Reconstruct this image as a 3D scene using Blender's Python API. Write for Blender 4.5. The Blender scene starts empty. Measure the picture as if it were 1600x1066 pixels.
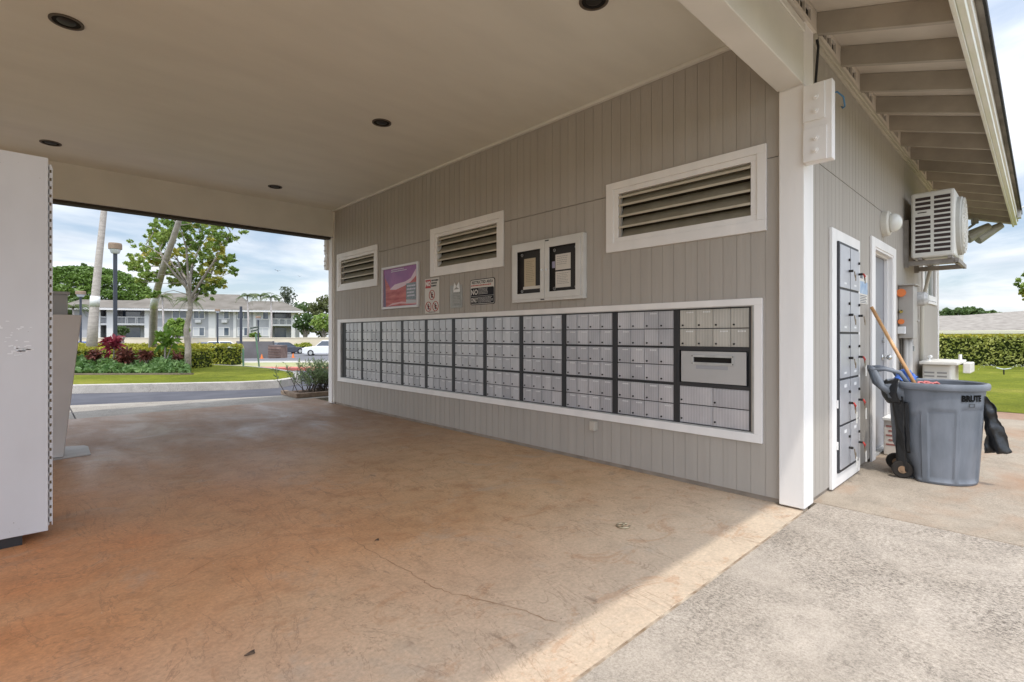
import bpy, bmesh, math, random
from mathutils import Vector, Matrix, noise as mnoise
R = math.radians
random.seed(7)
scene = bpy.context.scene
C = scene.collection

# ---------------------------------------------------------------- camera
YAW = 46.451
F = 788.987
cam_d = bpy.data.cameras.new('camera')
cam = bpy.data.objects.new('camera', cam_d); C.objects.link(cam)
cam.location = (0, 0, 1.18)
cam.rotation_euler = (R(90), 0, R(-90 + YAW - 0.0 + 0.0) + R(0))
# view direction = (cos YAW, sin YAW)
cam.rotation_euler = (R(90), 0, R(YAW - 90))
cam_d.sensor_width = 36; cam_d.lens = 36 * F / 1600
cam_d.shift_y = (524.5 - 533) / 1600
cam_d.clip_start = 0.05; cam_d.clip_end = 3000
scene.camera = cam

# ---------------------------------------------------------------- light
SUN = Vector((-0.30, -0.338, 1.0)).normalized()      # towards the sun
elev = math.asin(SUN.z); az = math.atan2(SUN.x, SUN.y)
world = bpy.data.worlds.new("World"); scene.world = world; world.use_nodes = True
nt = world.node_tree; nt.nodes.clear(); N = nt.nodes.new; L = nt.links.new
out = N('ShaderNodeOutputWorld'); bg = N('ShaderNodeBackground')
sky = N('ShaderNodeTexSky'); sky.sky_type = 'NISHITA'; sky.sun_disc = False
sky.sun_elevation = elev; sky.sun_rotation = az; sky.air_density = 1.0; sky.dust_density = 1.0; sky.ozone_density = 1.0
tc = N('ShaderNodeTexCoord'); sep = N('ShaderNodeSeparateXYZ'); L(tc.outputs['Generated'], sep.inputs[0])
def mth(op, a, b=None, c=None):
    n = N('ShaderNodeMath'); n.operation = op
    for i, v in enumerate((a, b, c)):
        if v is None: continue
        if isinstance(v, (int, float)): n.inputs[i].default_value = v
        else: L(v, n.inputs[i])
    return n.outputs[0]
zz = mth('ADD', mth('MAXIMUM', sep.outputs[2], 0.0), 0.16)
cx = mth('DIVIDE', sep.outputs[0], zz); cy = mth('DIVIDE', sep.outputs[1], zz)
comb = N('ShaderNodeCombineXYZ'); L(cx, comb.inputs[0]); L(cy, comb.inputs[1])
n1 = N('ShaderNodeTexNoise'); n1.inputs['Scale'].default_value = 0.75; n1.inputs['Detail'].default_value = 9
n1.inputs['Roughness'].default_value = 0.55; n1.inputs['Distortion'].default_value = 0.35
L(comb.outputs[0], n1.inputs['Vector'])
cr = N('ShaderNodeValToRGB'); cr.color_ramp.elements[0].position = 0.41; cr.color_ramp.elements[1].position = 0.58
L(n1.outputs[0], cr.inputs[0])
n2 = N('ShaderNodeTexNoise'); n2.inputs['Scale'].default_value = 1.7; n2.inputs['Detail'].default_value = 7
L(comb.outputs[0], n2.inputs['Vector'])
cr2 = N('ShaderNodeValToRGB'); cr2.color_ramp.elements[0].position = 0.3; cr2.color_ramp.elements[1].position = 0.7
cr2.color_ramp.elements[0].color = (7.0, 7.4, 8.1, 1); cr2.color_ramp.elements[1].color = (11.5, 11.6, 11.8, 1)
L(n2.outputs[0], cr2.inputs[0])
hz = N('ShaderNodeMix'); hz.data_type = 'RGBA'     # blue of the clear patches is lifted by thin haze
hz.inputs[0].default_value = 0.30; L(sky.outputs[0], hz.inputs[6]); hz.inputs[7].default_value = (8.0, 9.4, 11.2, 1)
mx = N('ShaderNodeMix'); mx.data_type = 'RGBA'
L(mth('MULTIPLY', cr.outputs[0], 0.92), mx.inputs[0]); L(hz.outputs[2], mx.inputs[6]); L(cr2.outputs[0], mx.inputs[7])
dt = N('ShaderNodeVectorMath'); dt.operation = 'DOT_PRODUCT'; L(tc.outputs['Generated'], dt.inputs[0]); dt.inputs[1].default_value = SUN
gl = mth('ADD', mth('MULTIPLY', mth('POWER', mth('MAXIMUM', mth('ADD', mth('MULTIPLY', dt.outputs['Value'], .8), .2), 0.0), 1.8), 2.40), 1.10)   # sky gain added towards the sun, to brighten the porch floor
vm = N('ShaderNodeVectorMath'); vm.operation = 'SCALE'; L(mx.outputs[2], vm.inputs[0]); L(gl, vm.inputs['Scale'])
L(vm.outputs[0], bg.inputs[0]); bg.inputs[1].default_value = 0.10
L(bg.outputs[0], out.inputs[0])

sd = bpy.data.lights.new('sun', 'SUN'); sd.energy = 2.1; sd.angle = R(1.0); sd.color = (1.0, 0.95, 0.87)
so = bpy.data.objects.new('sun', sd); C.objects.link(so); so.location = (0, -10, 30)
so.rotation_euler = (-SUN).to_track_quat('-Z', 'Y').to_euler()
scene.view_settings.view_transform = 'Standard'; scene.view_settings.look = 'None'
scene.view_settings.exposure = 0.1; scene.view_settings.gamma = 1.0
scene.cycles.max_bounces = 10; scene.cycles.diffuse_bounces = 7

# ---------------------------------------------------------------- materials
MATS = {}
def M(name, col, col2=None, scale=4, rough=.6, bump=0, bscale=60, stretch=(1, 1, 1), metal=0, ramp=(.35, .65),
      spec=.5, detail=6, coat=0, trans=0, bdist=.004):
    if name in MATS: return MATS[name]
    m = bpy.data.materials.new(name); m.use_nodes = True; t = m.node_tree; p = t.nodes['Principled BSDF']
    p.inputs['Roughness'].default_value = rough; p.inputs['Metallic'].default_value = metal
    p.inputs['Specular IOR Level'].default_value = spec if rough < .74 else min(spec, .15); p.inputs['Coat Weight'].default_value = coat
    p.inputs['Base Color'].default_value = (*col, 1)
    g = t.nodes.new('ShaderNodeNewGeometry')
    mp = t.nodes.new('ShaderNodeMapping'); mp.inputs['Scale'].default_value = stretch
    t.links.new(g.outputs['Position'], mp.inputs[0])
    if col2:
        n = t.nodes.new('ShaderNodeTexNoise'); n.inputs['Scale'].default_value = scale; n.inputs['Detail'].default_value = detail
        t.links.new(mp.outputs[0], n.inputs['Vector'])
        r = t.nodes.new('ShaderNodeValToRGB'); r.color_ramp.elements[0].position = ramp[0]; r.color_ramp.elements[1].position = ramp[1]
        r.color_ramp.elements[0].color = (*col, 1); r.color_ramp.elements[1].color = (*col2, 1)
        t.links.new(n.outputs[0], r.inputs[0]); t.links.new(r.outputs[0], p.inputs['Base Color'])
    if bump:
        n = t.nodes.new('ShaderNodeTexNoise'); n.inputs['Scale'].default_value = bscale; n.inputs['Detail'].default_value = 4
        t.links.new(mp.outputs[0], n.inputs['Vector'])
        b = t.nodes.new('ShaderNodeBump'); b.inputs['Strength'].default_value = bump; b.inputs['Distance'].default_value = bdist
        t.links.new(n.outputs[0], b.inputs['Height']); t.links.new(b.outputs[0], p.inputs['Normal'])
    if trans:
        tr = t.nodes.new('ShaderNodeBsdfTranslucent'); ms = t.nodes.new('ShaderNodeMixShader'); ms.inputs[0].default_value = trans
        o = t.nodes['Material Output']
        if col2: t.links.new(r.outputs[0], tr.inputs[0])
        else: tr.inputs[0].default_value = (*col, 1)
        t.links.new(p.outputs[0], ms.inputs[1]); t.links.new(tr.outputs[0], ms.inputs[2]); t.links.new(ms.outputs[0], o.inputs[0])
    MATS[name] = m; return m

SIDING = M('siding', (.382, .348, .308), (.412, .376, .333), 9, .75, .6, 34, (1, 1, .07), bdist=.006)
SIDEEDGE = M('groove', (.17, .155, .135), rough=.8)
WHITE = M('white_trim', (.76, .735, .71), (.82, .79, .76), 6, .6, .35, 35, (1, 1, .15))
BEAMW = M('beam_paint', (.66, .635, .575), (.72, .69, .625), 2.5, .6, .2, 30)
CEIL = M('ceiling_stucco', (.68, .66, .575), (.73, .71, .62), 1.2, .55, .45, 170, (1, 3, 1), bdist=.003)
RAFT = M('rafter_paint', (.33, .29, .235), (.40, .35, .285), 5, .7, .3, 40)
DECK = M('eave_deck', (.60, .54, .46), (.66, .60, .51), 4, .7, .3, 40)
SHING = M('shingles', (.20, .185, .165), (.34, .315, .285), 2.2, .9, .6, 30, bdist=.01)
SHINGD = M('dark_shingle_edge', (.035, .035, .035), rough=.8)
DARK = M('dark_void', (.02, .018, .016), rough=.9)
BLACK = M('black_frame', (.022, .022, .024), rough=.45)
BRN = M('louver_screen', (.05, .04, .028), rough=.8)
SLAT = M('louver_lip_lit', (.46, .41, .32), (.52, .47, .37), 8, .6)
PAPER = M('paper', (.66, .62, .56), rough=.7)
GLASS = M('dark_glass', (.03, .04, .05), rough=.08, spec=.8)
CHROME = M('chrome', (.62, .62, .6), rough=.25, metal=1)
STEEL = M('galvanised', (.42, .42, .41), (.52, .52, .50), 12, .45, metal=.4)
ACW = M('ac_plastic', (.62, .60, .55), (.68, .66, .60), 5, .45)
RED = M('red', (.42, .03, .02), rough=.5)
LEAFM = {}
def leafmat(name, c1, c2, scale=1.6, tr=.35, rough=.5):
    return M(name, c1, c2, scale, rough, trans=tr, ramp=(.3, .7), detail=3)

def node_mat(name):
    m = bpy.data.materials.new(name); m.use_nodes = True; MATS[name] = m
    return m, m.node_tree, m.node_tree.nodes['Principled BSDF']
def tnoise(t, vec, scale, detail=6, rough=.55, dist=0):
    n = t.nodes.new('ShaderNodeTexNoise'); n.inputs['Scale'].default_value = scale; n.inputs['Detail'].default_value = detail
    n.inputs['Roughness'].default_value = rough; n.inputs['Distortion'].default_value = dist
    t.links.new(vec, n.inputs['Vector']); return n.outputs[0]
def tramp(t, f, stops):
    r = t.nodes.new('ShaderNodeValToRGB'); e = r.color_ramp.elements
    while len(e) < len(stops): e.new(.5)
    for i, (p, c) in enumerate(stops):
        e[i].position = p; e[i].color = (*c, 1) if len(c) == 3 else c
    t.links.new(f, r.inputs[0]); return r.outputs[0]
def tmix(t, f, a, b, mode='MIX'):
    m = t.nodes.new('ShaderNodeMix'); m.data_type = 'RGBA'; m.blend_type = mode
    for i, v in ((0, f), (6, a), (7, b)):
        if isinstance(v, (int, float)): m.inputs[i].default_value = v
        elif isinstance(v, tuple): m.inputs[i].default_value = (*v, 1)
        else: t.links.new(v, m.inputs[i])
    return m.outputs[2]
def tmath(t, op, a, b):
    n = t.nodes.new('ShaderNodeMath'); n.operation = op; n.use_clamp = (op == 'MULTIPLY' or op == 'ADD') and True
    for i, v in enumerate((a, b)):
        if isinstance(v, (int, float)): n.inputs[i].default_value = v
        else: t.links.new(v, n.inputs[i])
    return n.outputs[0]
def tmap(t, vec, stretch):
    m = t.nodes.new('ShaderNodeMapping'); m.inputs['Scale'].default_value = stretch
    t.links.new(vec, m.inputs[0]); return m.outputs[0]
def tbump(t, p, h, s, d):
    b = t.nodes.new('ShaderNodeBump'); b.inputs['Strength'].default_value = s; b.inputs['Distance'].default_value = d
    t.links.new(h, b.inputs['Height']); t.links.new(b.outputs[0], p.inputs['Normal'])
W3 = (1, 1, 1); K3 = (0, 0, 0)

# porch concrete: tan, red dirt tracked in on the left, grey dusty patches, polished
m, t, p = node_mat('porch_concrete'); FLOOR = m
g = t.nodes.new('ShaderNodeNewGeometry').outputs['Position']
base = tramp(t, tnoise(t, g, 1.3, 9, .62, .4), [(.25, (.50, .315, .17)), (.5, (.62, .405, .232)), (.75, (.67, .47, .29))])
sx = t.nodes.new('ShaderNodeSeparateXYZ'); t.links.new(g, sx.inputs[0])
mr = t.nodes.new('ShaderNodeMapRange'); t.links.new(sx.outputs[0], mr.inputs[0])
mr.inputs[1].default_value = 2.6; mr.inputs[2].default_value = 0.0; mr.inputs[3].default_value = 0; mr.inputs[4].default_value = .80
ry = t.nodes.new('ShaderNodeMapRange'); t.links.new(sx.outputs[1], ry.inputs[0])
ry.inputs[1].default_value = 7.5; ry.inputs[2].default_value = 3.5; ry.inputs[3].default_value = .15; ry.inputs[4].default_value = 1.0
rn = tramp(t, tnoise(t, tmap(t, g, (1, .7, 1)), 1.1, 7, .6, .5), [(.3, (.35,) * 3), (.65, (1,) * 3)])
c = tmix(t, tmath(t, 'MULTIPLY', tmath(t, 'MULTIPLY', mr.outputs[0], ry.outputs[0]), rn), base, (.68, .235, .07))
spots = tramp(t, tnoise(t, g, 4.5, 8, .7, .8), [(.52, K3), (.70, W3)])
c = tmix(t, tmath(t, 'MULTIPLY', spots, .45), c, (.46, .225, .10))
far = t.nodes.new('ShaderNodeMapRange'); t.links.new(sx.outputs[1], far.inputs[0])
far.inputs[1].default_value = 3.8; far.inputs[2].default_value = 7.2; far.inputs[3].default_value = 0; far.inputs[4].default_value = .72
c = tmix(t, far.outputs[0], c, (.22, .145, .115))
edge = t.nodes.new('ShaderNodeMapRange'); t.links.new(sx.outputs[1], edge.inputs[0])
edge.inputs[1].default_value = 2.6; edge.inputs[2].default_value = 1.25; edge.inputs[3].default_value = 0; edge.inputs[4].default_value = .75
c = tmix(t, edge.outputs[0], c, (.58, .50, .40))  # sunlit front strip: its paler, greyer tone is put into the floor colour
mid = tramp(t, tnoise(t, g, 7, 8, .72, .5), [(.32, (.86,) * 3), (.5, (1,) * 3), (.7, (1.08,) * 3)]); c = tmix(t, 1.0, c, mid, 'MULTIPLY')
rust = tramp(t, tnoise(t, tmap(t, g, (1, 1.6, 1)), 2.6, 10, .74, 1.2), [(.55, K3), (.60, W3), (.75, W3)]); c = tmix(t, tmath(t, 'MULTIPLY', rust, .30), c, (.43, .19, .075))
grey = tramp(t, tnoise(t, g, 1.9, 8, .66, .9), [(.56, K3), (.68, W3)]); c = tmix(t, tmath(t, 'MULTIPLY', grey, .35), c, (.47, .42, .35))
vein = tramp(t, tnoise(t, tmap(t, g, (1, .35, 1)), 3.1, 7, .6, 1.5), [(.490, K3), (.4985, W3), (.507, K3)]); c = tmix(t, tmath(t, 'MULTIPLY', vein, .42), c, (.20, .11, .065))
fine = tramp(t, tnoise(t, g, 55, 6, .75), [(.3, (.78,) * 3), (.7, (1.14,) * 3)])
c = tmix(t, 1.0, c, fine, 'MULTIPLY')
gr = tramp(t, tnoise(t, g, 38, 3, .5), [(.70, K3), (.74, W3)]); c = tmix(t, tmath(t, 'MULTIPLY', gr, .55), c, (.16, .10, .07))
wt = tramp(t, tnoise(t, tmap(t, g, (1.3, 1, 1)), 31, 3, .5), [(.74, K3), (.77, W3)]); c = tmix(t, tmath(t, 'MULTIPLY', wt, .5), c, (.72, .66, .58))
dk = tramp(t, tnoise(t, tmap(t, g, (1, .5, 1)), 9, 5, .6, .6), [(.66, K3), (.74, W3)])
c = tmix(t, tmath(t, 'MULTIPLY', dk, .5), c, (.13, .08, .05))
t.links.new(c, p.inputs['Base Color']); p.inputs['Specular IOR Level'].default_value = .35
rr = tramp(t, tnoise(t, tmap(t, g, (1, .5, 1)), 1.6, 6, .6, .6), [(.35, (.30,) * 3), (.62, (.66,) * 3)])
rf_ = t.nodes.new('ShaderNodeMapRange'); t.links.new(sx.outputs[1], rf_.inputs[0]); rf_.inputs[1].default_value = 3.5; rf_.inputs[2].default_value = 6.5; rf_.inputs[3].default_value = 1.0; rf_.inputs[4].default_value = 0.0
rr = tmix(t, rf_.outputs[0], rr, (.62, .62, .62)); t.links.new(rr, p.inputs['Roughness'])
tbump(t, p, tnoise(t, g, 60, 6), .18, .003)

# weathered outdoor concrete
def weathered(name, a, b, dark, amt, dirt=None):
    m, t, p = node_mat(name)
    g = t.nodes.new('ShaderNodeNewGeometry').outputs['Position']
    c = tramp(t, tnoise(t, g, 1.2, 6, .6), [(.3, a), (.7, b)])
    big = tramp(t, tnoise(t, g, 1.1, 7, .65, .7), [(.36, (.05,) * 3), (.60, W3)])
    sp = tramp(t, tnoise(t, tmap(t, g, (1.5, 1, 1)), 42, 10, .9), [(.47, K3), (.56, W3)])
    c = tmix(t, tmath(t, 'MULTIPLY', tmath(t, 'MULTIPLY', sp, big), amt), c, dark)
    lt = tramp(t, tnoise(t, g, 110, 6, .8), [(.35, (.70,) * 3), (.5, (1.0,) * 3), (.68, (1.18,) * 3)])
    md = tramp(t, tnoise(t, g, 5, 8, .7, .6), [(.3, (.82,) * 3), (.5, (1,) * 3), (.7, (1.12,) * 3)]); c = tmix(t, 1.0, c, md, 'MULTIPLY')
    c = tmix(t, 1.0, c, lt, 'MULTIPLY')
    if dirt:
        dn = tramp(t, tnoise(t, tmap(t, g, (.6, 1, 1)), 1.6, 6, .6, .5), [(.5, K3), (.7, W3)])
        c = tmix(t, tmath(t, 'MULTIPLY', dn, dirt[1]), c, dirt[0])
    t.links.new(c, p.inputs['Base Color']); p.inputs['Roughness'].default_value = .9; p.inputs['Specular IOR Level'].default_value = .15
    tbump(t, p, tnoise(t, g, 120, 6), .25, .003); return m
DRIVE = weathered('driveway_concrete', (.41, .355, .295), (.475, .42, .36), (.10, .082, .066), .95)
WALK = weathered('walk_concrete', (.35, .29, .225), (.40, .345, .28), (.22, .18, .14), .75, ((.34, .19, .11), .6))
WALKRED = weathered('stained_concrete', (.31, .19, .13), (.38, .27, .20), (.20, .12, .08), .6)
APRON = weathered('apron_concrete', (.34, .31, .27), (.42, .38, .33), (.14, .125, .105), .7)
KERB = weathered('kerb_concrete', (.42, .39, .36), (.52, .49, .45), (.20, .18, .16), .6)
ASPH = M('asphalt', (.085, .085, .10), (.115, .115, .13), 1.5, .85, .5, 90)
LOT = M('lot_asphalt', (.13, .13, .14), (.17, .165, .17), .4, .9)
m, t, p = node_mat('lawn_grass'); LAWN = m
g = t.nodes.new('ShaderNodeNewGeometry').outputs['Position']
c = tramp(t, tnoise(t, g, .55, 7, .65, .4), [(.3, (.105, .13, .014)), (.55, (.165, .19, .022)), (.75, (.26, .235, .055))])
c = tmix(t, 1.0, c, tramp(t, tnoise(t, g, 28, 5, .75), [(.3, (.55,) * 3), (.7, (1.4,) * 3)]), 'MULTIPLY')
c = tmix(t, 1.0, c, tramp(t, tnoise(t, g, 3.0, 8, .75, .5), [(.35, (.78,) * 3), (.65, (1.2, 1.12, 1.1))]), 'MULTIPLY')
t.links.new(c, p.inputs['Base Color']); p.inputs['Roughness'].default_value = .95; p.inputs['Specular IOR Level'].default_value = .08
tbump(t, p, tnoise(t, g, 40, 6), .8, .03)
SAND = M('joint_sand', (.22, .15, .095), (.50, .42, .33), 12, .95)
SOIL = M('soil', (.09, .055, .035), (.14, .09, .06), 6, .95)
EARTH = M('ground_earth', (.15, .15, .07), (.22, .2, .11), .3, .95)
REDK = M('red_kerb_paint', (.48, .11, .08), (.55, .17, .13), 3, .7)
STRIP = M('dry_verge', (.38, .36, .22), (.30, .31, .14), 1, .9)

# ---------------------------------------------------------------- builders
class MB:
    def __init__(s): s.v = []; s.f = []; s.mi = []; s.m = 0
    def add(s, vs, fs):
        o = len(s.v); s.v += [tuple(v) for v in vs]; s.f += [tuple(o + i for i in f) for f in fs]; s.mi += [s.m] * len(fs); return s
    def box(s, x0, x1, y0, y1, z0, z1):
        x0, x1 = sorted((x0, x1)); y0, y1 = sorted((y0, y1)); z0, z1 = sorted((z0, z1))
        v = [(x, y, z) for z in (z0, z1) for (x, y) in ((x0, y0), (x1, y0), (x1, y1), (x0, y1))]
        return s.add(v, [(3, 2, 1, 0), (4, 5, 6, 7), (0, 1, 5, 4), (1, 2, 6, 5), (2, 3, 7, 6), (3, 0, 4, 7)])
    def hexa(s, v):
        return s.add(v, [(3, 2, 1, 0), (4, 5, 6, 7), (0, 1, 5, 4), (1, 2, 6, 5), (2, 3, 7, 6), (3, 0, 4, 7)])
    def prism(s, poly, axis, a, b):          # poly of 2D points, extruded along axis from a to b
        def mk(q, h):
            return (h, q[0], q[1]) if axis == 'x' else (q[0], h, q[1]) if axis == 'y' else (q[0], q[1], h)
        n = len(poly)
        return s.add([mk(q, a) for q in poly] + [mk(q, b) for q in poly],
                     [tuple(range(n))[::-1], tuple(range(n, 2 * n))] + [(i, (i + 1) % n, n + (i + 1) % n, n + i) for i in range(n)])
    def tube(s, pts, rad, seg=10, cap=True):
        pts = [Vector(q) for q in pts]; n = len(pts)
        rr = rad if isinstance(rad, (list, tuple)) else [rad] * n
        vs = []; up = Vector((0, 0, 1))
        for i, q in enumerate(pts):
            d = (pts[min(i + 1, n - 1)] - pts[max(i - 1, 0)]).normalized()
            a = d.cross(up if abs(d.z) < .95 else Vector((1, 0, 0))).normalized(); b = d.cross(a)
            for k in range(seg):
                an = 2 * math.pi * k / seg; vs.append(q + (a * math.cos(an) + b * math.sin(an)) * rr[i])
        fs = [(i * seg + k, i * seg + (k + 1) % seg, (i + 1) * seg + (k + 1) % seg, (i + 1) * seg + k) for i in range(n - 1) for k in range(seg)]
        if cap: fs += [tuple(range(seg))[::-1], tuple((n - 1) * seg + k for k in range(seg))]
        return s.add(vs, fs)
    def lathe(s, prof, cx=0, cy=0, seg=24, fn=None):
        vs = []; n = len(prof)
        for (r, z) in prof:
            for k in range(seg):
                a = 2 * math.pi * k / seg; rr, zq = (fn(r, z, a) if fn else (r, z))
                vs.append((cx + rr * math.cos(a), cy + rr * math.sin(a), zq))
        fs = [(i * seg + k, i * seg + (k + 1) % seg, (i + 1) * seg + (k + 1) % seg, (i + 1) * seg + k) for i in range(n - 1) for k in range(seg)]
        return s.add(vs, fs)
    def disc(s, c, n, r, seg=20, h=.004):
        c = Vector(c); n = Vector(n).normalized(); return s.tube([c, c + n * h], r, seg)
    def build(s, name, mat, parent=None, world=False, smooth=False, bevel=0, label=None, kind=None):
        me = bpy.data.meshes.new(name); vs = s.v
        if parent is not None and world:
            q = parent; off = Vector((0, 0, 0))
            while q is not None: off += q.location; q = q.parent
            vs = [(a - off.x, b - off.y, c_ - off.z) for a, b, c_ in vs]
        me.from_pydata(vs, [], s.f); mats = mat if isinstance(mat, list) else [mat]
        for m_ in mats: me.materials.append(m_)
        if len(mats) > 1: me.polygons.foreach_set('material_index', s.mi)
        if smooth: me.polygons.foreach_set('use_smooth', [True] * len(me.polygons))
        bm = bmesh.new(); bm.from_mesh(me); bmesh.ops.recalc_face_normals(bm, faces=bm.faces[:]) if len(s.f) < 6000 else None
        bm.to_mesh(me); bm.free(); me.update()
        o = bpy.data.objects.new(name, me); C.objects.link(o)
        if parent is not None: o.parent = parent
        if bevel:
            b = o.modifiers.new('bevel', 'BEVEL'); b.width = bevel; b.segments = 2; b.limit_method = 'ANGLE'
        if label: o['label'] = label
        if kind: o['kind'] = kind
        return o
def tag(o, label, cat, group=None):
    o['label'] = label; o['category'] = cat
    if group: o['group'] = group
    return o
def thing(name, label, cat, loc=(0, 0, 0), rz=0, group=None):
    o = bpy.data.objects.new(name, None); C.objects.link(o); o.location = loc; o.rotation_euler = (0, 0, rz); o.empty_display_size = .1
    return tag(o, label, cat, group)
def kids(o): return [c_ for c_ in bpy.data.objects if c_.parent == o]
KID = {}
def dup(root, loc, rz, label, group=None):
    def rec(o, par):
        c_ = o.copy(); C.objects.link(c_)
        if par: c_.parent = par
        for k in kids_map.get(o.name, []): rec(k, c_)
        return c_
    kids_map = {}
    for o in bpy.data.objects:
        if o.parent: kids_map.setdefault(o.parent.name, []).append(o)
    r = rec(root, None); r.location = loc; r.rotation_euler = (0, 0, rz); r['label'] = label
    if group: r['group'] = group
    return r
def text_geo(body, size, bold=0.0, sx=1.0, align='CENTER'):
    cu = bpy.data.curves.new('t', 'FONT'); cu.body = body; cu.size = size; cu.offset = bold; cu.align_x = align; cu.align_y = 'CENTER'; cu.resolution_u = 2
    o = bpy.data.objects.new('t', cu); C.objects.link(o)
    dg = bpy.context.evaluated_depsgraph_get(); me = bpy.data.meshes.new_from_object(o.evaluated_get(dg))
    vs = [(v.co.x * sx, v.co.y) for v in me.vertices]; fs = [tuple(q.vertices) for q in me.polygons]
    bpy.data.objects.remove(o); bpy.data.meshes.remove(me); bpy.data.curves.remove(cu)
    return vs, fs
CA, SA = math.cos(R(YAW)), math.sin(R(YAW))
def XY(r, w): return (r * SA + w * CA, -r * CA + w * SA)      # street grid: w metres down the view street, r to its right
def PX(px, w): return XY((px - 800) / F * w, w)
def ZP(py, w): return 1.18 + (524.5 - py) / F * w
def sm(a, b, x):
    x = min(1, max(0, (x - a) / (b - a))); return x * x * (3 - 2 * x)
def gz(x, y): return -1.1 * sm(22, 58, y) - 1.0 * sm(27, 42, x) * (1 - sm(22, 45, y))

# ---------------------------------------------------------------- ground
mb = MB(); xs = [-700, -300, -120, -60] + list(range(-40, 121, 4)) + [160, 300, 700]; ys = [-700, -300, -120, -60] + list(range(-40, 141, 4)) + [200, 350, 700]
mb.add([(x, y, gz(x, y) - .06) for y in ys for x in xs], [(j * len(xs) + i, j * len(xs) + i + 1, (j + 1) * len(xs) + i + 1, (j + 1) * len(xs) + i) for j in range(len(ys) - 1) for i in range(len(xs) - 1)])
mb.build('ground', EARTH, kind='structure', smooth=True)
def sheet(name, poly, z, mat, th=.05, sub=None):
    mb = MB(); mb.prism(poly, 'z', z - th, z); return mb.build(name, mat, kind='structure')
def drape(name, poly, dz, mat, n=24):              # polygon given as 4 corners, draped on the terrain
    a, b, c_, d = [Vector(q) for q in poly]; mb = MB(); vs = []
    for j in range(n + 1):
        for i in range(n + 1):
            u, v = i / n, j / n; q = a.lerp(b, u).lerp(d.lerp(c_, u), v); vs.append((q.x, q.y, gz(q.x, q.y) + dz))
    mb.add(vs, [(j * (n + 1) + i, j * (n + 1) + i + 1, (j + 1) * (n + 1) + i + 1, (j + 1) * (n + 1) + i) for j in range(n) for i in range(n)])
    return mb.build(name, mat, kind='structure', smooth=True)
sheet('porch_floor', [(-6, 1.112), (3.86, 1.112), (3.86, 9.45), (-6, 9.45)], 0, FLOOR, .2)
sheet('driveway', [(-6, -8), (4.018, -8), (4.018, 1.098), (-6, 1.098)], -.001, DRIVE, .2)
sheet('patio', [(4.03, -8), (10.0, -8), (10.0, 1.2), (4.03, 1.2)], -.001, WALK, .2)
sheet('footpath', [(10.0, -8), (11.05, -8), (10.85, .7), (10.7, 1.3), (10.0, 1.3)], -.002, WALKRED, .2)
sheet('joint_filler', [(-6, 1.098), (3.7, 1.098), (3.7, 1.112), (-6, 1.112)], -.0025, SAND, .1)
sheet('joint_filler', [(4.018, -8), (4.03, -8), (4.03, 1.2), (4.018, 1.2)], -.0035, SAND, .1)
mb = MB()
for (a, b, z0, z1) in ((9.452, 10.6, -.003, -.01), (10.6, 11.6, -.01, -.03)):
    pass
sheet('apron', [(-8, 9.47), (.44, 9.47), (.44, 11.38), (-8, 13.7)], -.004, APRON, .1)
sheet('apron', [(.46, 9.47), (6.5, 9.47), (6.5, 9.7), (3.76, 10.31), (2.13, 10.76), (.46, 11.38)], -.004, APRON, .1)
# island road, running along the second axis
drape('road', [(-40, 27), (.46, 11.0), (3.76, 9.9), (30, 3.0)], -.02, ASPH) if False else None
mb = MB(); P_ = [(-30, 9.46), (30, 9.46), (30, 60), (-30, 60)]
drape('road', [(-40, 9.6), (40, 9.6), (40, 44.0), (-40, 44.0)], -.03, ASPH, 30)
# grass island with kerb
isl = [(-30, 20), (-6, 16.2), (.629, 14.1), (2.557, 12.93), (3.4, 12.45), (4.1, 12.35), (4.75, 12.9), (5.35, 14.6), (5.45, 17.0), (5.25, 18.6), (4.7, 20.4), (3.6, 22.6), (-30, 36)]
sheet('island_grass', isl, .135, LAWN, .2)
def offset_poly(poly, d):
    n = len(poly); o = []
    for i in range(n):
        a, b, c_ = Vector(poly[i - 1]), Vector(poly[i]), Vector(poly[(i + 1) % n])
        n1 = Vector(((b - a).y, -(b - a).x)).normalized(); n2 = Vector(((c_ - b).y, -(c_ - b).x)).normalized(); q = (n1 + n2).normalized()
        o.append(tuple(b + q * d / max(.5, q.dot(n1))))
    return o
isl2 = offset_poly(isl, .15)
mb = MB(); n = len(isl)
for i in range(n - 2):
    a, b, c_, d = isl[i], isl[i + 1], isl2[i + 1], isl2[i]
    mb.hexa([(*a, -.05), (*b, -.05), (*c_, -.05), (*d, -.05), (*a, .15), (*b, .15), (*c_, .14), (*d, .14)])
mb.build('kerb', KERB, kind='structure')
drape('gutter', [(-30, 19.75), (.58, 13.65), (.60, 13.92), (-30, 20.1)], -.024, KERB, 4)
# far pavement with red kerb and the parking lot
def G2(px, py, z=0):
    w = (1.18 - z) * F / (py - 524.5); return PX(px, w)
mb = MB(); qa, qb, qc, qd = G2(280, 575.5, .05), G2(560, 575.5, .05), G2(560, 573.2, .05), G2(280, 573.2, .05)
mb.hexa([(*q, -.2) for q in (qa, qb, qc, qd)] + [(*q, .05) for q in (qa, qb, qc, qd)]); mb.build('red_kerb', REDK, kind='structure')
drape('verge', [G2(240, 573.2, .05), G2(580, 573.2, .05), G2(580, 566.5, .05), G2(240, 566.5, .05)], .05, STRIP, 6)
drape('pavement', [G2(280, 566.5, .05), G2(560, 566.5, .05), G2(560, 563.5, .05), G2(280, 563.5, .05)], .045, KERB, 6)
drape('parking_lot', [PX(-300, 23.8), PX(640, 23.8), PX(640, 76), PX(-300, 76)], .0, LOT, 30)
drape('building_lawn', [PX(-300, 70), PX(700, 76), PX(760, 125), PX(-300, 125)], .06, LAWN, 10)
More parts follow.
